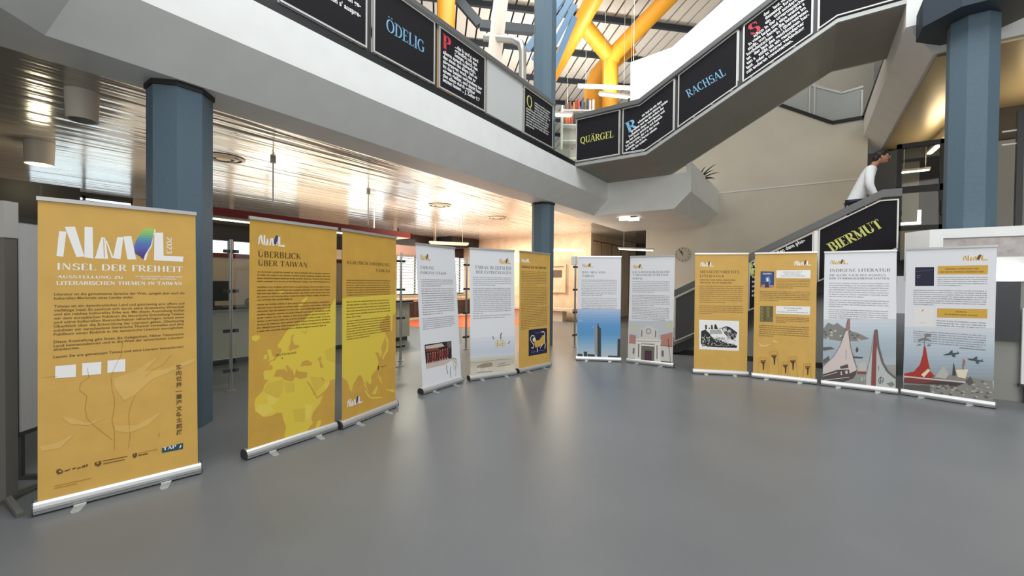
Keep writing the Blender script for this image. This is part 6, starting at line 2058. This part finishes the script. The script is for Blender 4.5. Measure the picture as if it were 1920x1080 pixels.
for q in range(5): m.box(-.5 + q * .2, -.38 + q * .2, -.2, -.03, .76, .9 + .06 * (q % 3), M_white)
m.build('papers', t)

# ------------------------------------------------------------------ person climbing the lower stair
PX, PY, PZ = .70, 9.86, 2.14
def skin(name, joints, bones, m, parent=None, sub=2):
    me = bpy.data.meshes.new(name)
    keys = list(joints); ix = {k: i for i, k in enumerate(keys)}
    me.from_pydata([joints[k][0] for k in keys], [(ix[a], ix[c]) for a, c in bones], [])
    o = bpy.data.objects.new(name, me); COL.objects.link(o)
    md = o.modifiers.new('skin', 'SKIN'); md.use_smooth_shade = True
    for i, k in enumerate(keys):
        r = joints[k][1]; me.skin_vertices[0].data[i].radius = r if isinstance(r, tuple) else (r, r)
    me.skin_vertices[0].data[0].use_root = True
    o.modifiers.new('sub', 'SUBSURF').levels = sub; o.modifiers['sub'].render_levels = sub
    dg = bpy.context.evaluated_depsgraph_get(); dg.update()
    m2 = bpy.data.meshes.new_from_object(o.evaluated_get(dg))
    bpy.data.objects.remove(o); bpy.data.meshes.remove(me)
    for p in m2.polygons: p.use_smooth = True
    m2.materials.clear(); m2.materials.append(m)
    o = bpy.data.objects.new(name, m2); COL.objects.link(o)
    if parent: o.parent = parent
    return o
t = thing('person', 'person in a white long sleeved top and glasses leaning forward up the lower stair', 'person', (PX, PY, PZ))
M_skin = mat('skin_tone', (176, 124, 98), .55); M_shirt = mat('white_top', (226, 228, 228), .8, noise=.03, scale=12); M_hair = mat('dark_hair', (24, 18, 16), .6); M_trou = mat('dark_trousers', (52, 56, 66), .8)
J = {'pelvis': ((0, 0, .93), (.10, .085)), 'belly': ((.07, 0, 1.08), (.10, .08)), 'chest': ((.17, 0, 1.33), (.13, .10)), 'neck0': ((.235, 0, 1.50), .058), 'neck': ((.285, 0, 1.575), .052),
     'skull': ((.335, 0, 1.66), (.085, .09)), 'crown': ((.352, 0, 1.735), (.07, .075))}
Bn = [('pelvis', 'belly'), ('belly', 'chest'), ('chest', 'neck0'), ('neck0', 'neck'), ('neck', 'skull'), ('skull', 'crown')]
for s, nm in ((-1, 'r'), (1, 'l')):
    swing = .04 if s < 0 else .12
    fx = .12 if s < 0 else -.14
    J.update({nm + 'sh': ((.19, s * .19, 1.43), .058), nm + 'el': ((.17 + swing * .3, s * .235, 1.15), .042), nm + 'wr': ((.24 + swing, s * .215, .92), .029), nm + 'palm': ((.265 + swing, s * .21, .855), (.026, .042)),
              nm + 'hip': ((.0, s * .09, .86), .085), nm + 'kn': ((fx * .8 + .07, s * .10, .47), .056), nm + 'an': ((fx, s * .10, .08), .036), nm + 'toe': ((fx + .16, s * .11, .035), (.03, .04))})
    Bn += [('chest', nm + 'sh'), (nm + 'sh', nm + 'el'), (nm + 'el', nm + 'wr'), (nm + 'wr', nm + 'palm'), ('pelvis', nm + 'hip'), (nm + 'hip', nm + 'kn'), (nm + 'kn', nm + 'an'), (nm + 'an', nm + 'toe')]
    for k in range(4):
        b0 = Vector((.265 + swing + .03 - k * .02, s * .21, .83)); l = (.07, .078, .074, .058)[k]
        J[nm + 'f%da' % k] = ((b0.x, b0.y, b0.z), .0095); J[nm + 'f%db' % k] = ((b0.x + .006, b0.y - s * .008, b0.z - l * .55), .009); J[nm + 'f%dc' % k] = ((b0.x + .0, b0.y - s * .022, b0.z - l), .007)
        Bn += [(nm + 'palm', nm + 'f%da' % k), (nm + 'f%da' % k, nm + 'f%db' % k), (nm + 'f%db' % k, nm + 'f%dc' % k)]
    J[nm + 'ta'] = ((.305 + swing, s * .195, .865), .011); J[nm + 'tb'] = ((.325 + swing, s * .18, .825), .009)
    Bn += [(nm + 'palm', nm + 'ta'), (nm + 'ta', nm + 'tb')]
body = skin('body', J, Bn, M_skin, t)
# face: nose, jaw, ears, lips joined into the head of the body mesh
def lump(mb, c, r, m, n=10, sq=(1, 1, 1)):
    vs = []; fs = []
    for i in range(n + 1):
        th = math.pi * i / n
        for j in range(n * 2):
            ph = math.pi * j / n
            vs.append((c[0] + r * sq[0] * math.sin(th) * math.cos(ph), c[1] + r * sq[1] * math.sin(th) * math.sin(ph), c[2] + r * sq[2] * math.cos(th)))
    for i in range(n):
        for j in range(n * 2):
            a = i * n * 2 + j; c2 = i * n * 2 + (j + 1) % (n * 2)
            fs.append((a, c2, c2 + n * 2, a + n * 2))
    mb.add(vs, fs, m, True)
m = MB()
lump(m, (.375, 0, 1.655), .078, M_skin, 12, (1.05, .92, 1.3)); lump(m, (.405, 0, 1.592), .045, M_skin, 10, (1, .9, .8)); lump(m, (.462, 0, 1.655), .018, M_skin, 8, (1.2, .8, 1.6))
lump(m, (.36, -.083, 1.655), .022, M_skin, 8, (.8, .45, 1.4)); lump(m, (.36, .083, 1.655), .022, M_skin, 8, (.8, .45, 1.4))
M_lip = mat('lip', (140, 84, 74), .5); lump(m, (.446, 0, 1.605), .014, M_lip, 8, (.7, 1.7, .5))
for s in (-1, 1):
    lump(m, (.440, s * .032, 1.683), .011, mat('eye_white', (210, 205, 200), .3), 8); lump(m, (.448, s * .032, 1.683), .006, M_black, 8)
bm = bmesh.new(); bm.from_mesh(body.data)
tmp = m.build('face_tmp'); nb = len(body.data.materials)
for k in tmp.data.materials[:]:
    if k.name not in [x.name for x in body.data.materials]: body.data.materials.append(k)
idx = {k.name: i for i, k in enumerate(body.data.materials)}
mp = [idx[k.name] for k in tmp.data.materials]
for p in tmp.data.polygons: p.material_index = mp[p.material_index]
bm.from_mesh(tmp.data); bm.to_mesh(body.data); bm.free()
tm = tmp.data; bpy.data.objects.remove(tmp); bpy.data.meshes.remove(tm)
SJ = {'z': ((-.06, 0, .68), (.17, .14)), 'a': ((-.01, 0, .90), (.16, .135)), 'belly': ((.07, 0, 1.08), (.158, .128)), 'chest': ((.165, 0, 1.33), (.19, .155)), 'col': ((.245, 0, 1.505), (.08, .078))}
SB = [('z', 'a'), ('a', 'belly'), ('belly', 'chest'), ('chest', 'col')]
for s, nm in ((-1, 'r'), (1, 'l')):
    swing = .04 if s < 0 else .12
    SJ.update({nm + 'sh': ((.19, s * .185, 1.42), .083), nm + 'el': ((.17 + swing * .3, s * .235, 1.15), .066), nm + 'wr': ((.235 + swing, s * .216, .945), .046)})
    SB += [('chest', nm + 'sh'), (nm + 'sh', nm + 'el'), (nm + 'el', nm + 'wr')]
skin('long_sleeved_top', SJ, SB, M_shirt, t)
TJ = {'p': ((0, 0, .92), (.145, .115))}; TB = []
for s, nm in ((-1, 'r'), (1, 'l')):
    fx = .12 if s < 0 else -.14
    TJ.update({nm + 'hip': ((.0, s * .09, .85), .105), nm + 'kn': ((fx * .8 + .07, s * .10, .47), .076), nm + 'an': ((fx, s * .10, .10), .058)})
    TB += [('p', nm + 'hip'), (nm + 'hip', nm + 'kn'), (nm + 'kn', nm + 'an')]
skin('trousers', TJ, TB, M_trou, t)
for s in (-1, 1):
    fx = .12 if s < 0 else -.14
    m = MB(); lump(m, (fx + .06, s * .105, .04), .06, M_black, 10, (2.3, .85, .66)); m.build('shoe', t)
m = MB()
lump(m, (.335, 0, 1.70), .098, M_hair, 12, (1.0, .95, .92)); lump(m, (.285, 0, 1.655), .075, M_hair, 10, (.9, 1.1, 1.1)); lump(m, (.372, 0, 1.748), .06, M_hair, 10, (1.2, 1.3, .6))
m.build('hair', t)
m = MB()
for s in (-1, 1):
    n = 18; m.tube([(.462, s * .036 + .026 * math.cos(2 * math.pi * k / n), 1.683 + .021 * math.sin(2 * math.pi * k / n)) for k in range(n + 1)], .0035, M_black, 6, False)
    m.tube([(.46, s * .062, 1.69), (.36, s * .088, 1.69)], .003, M_black, 6)
m.tube([(.464, -.01, 1.688), (.464, .01, 1.688)], .003, M_black, 6); m.build('glasses', t)
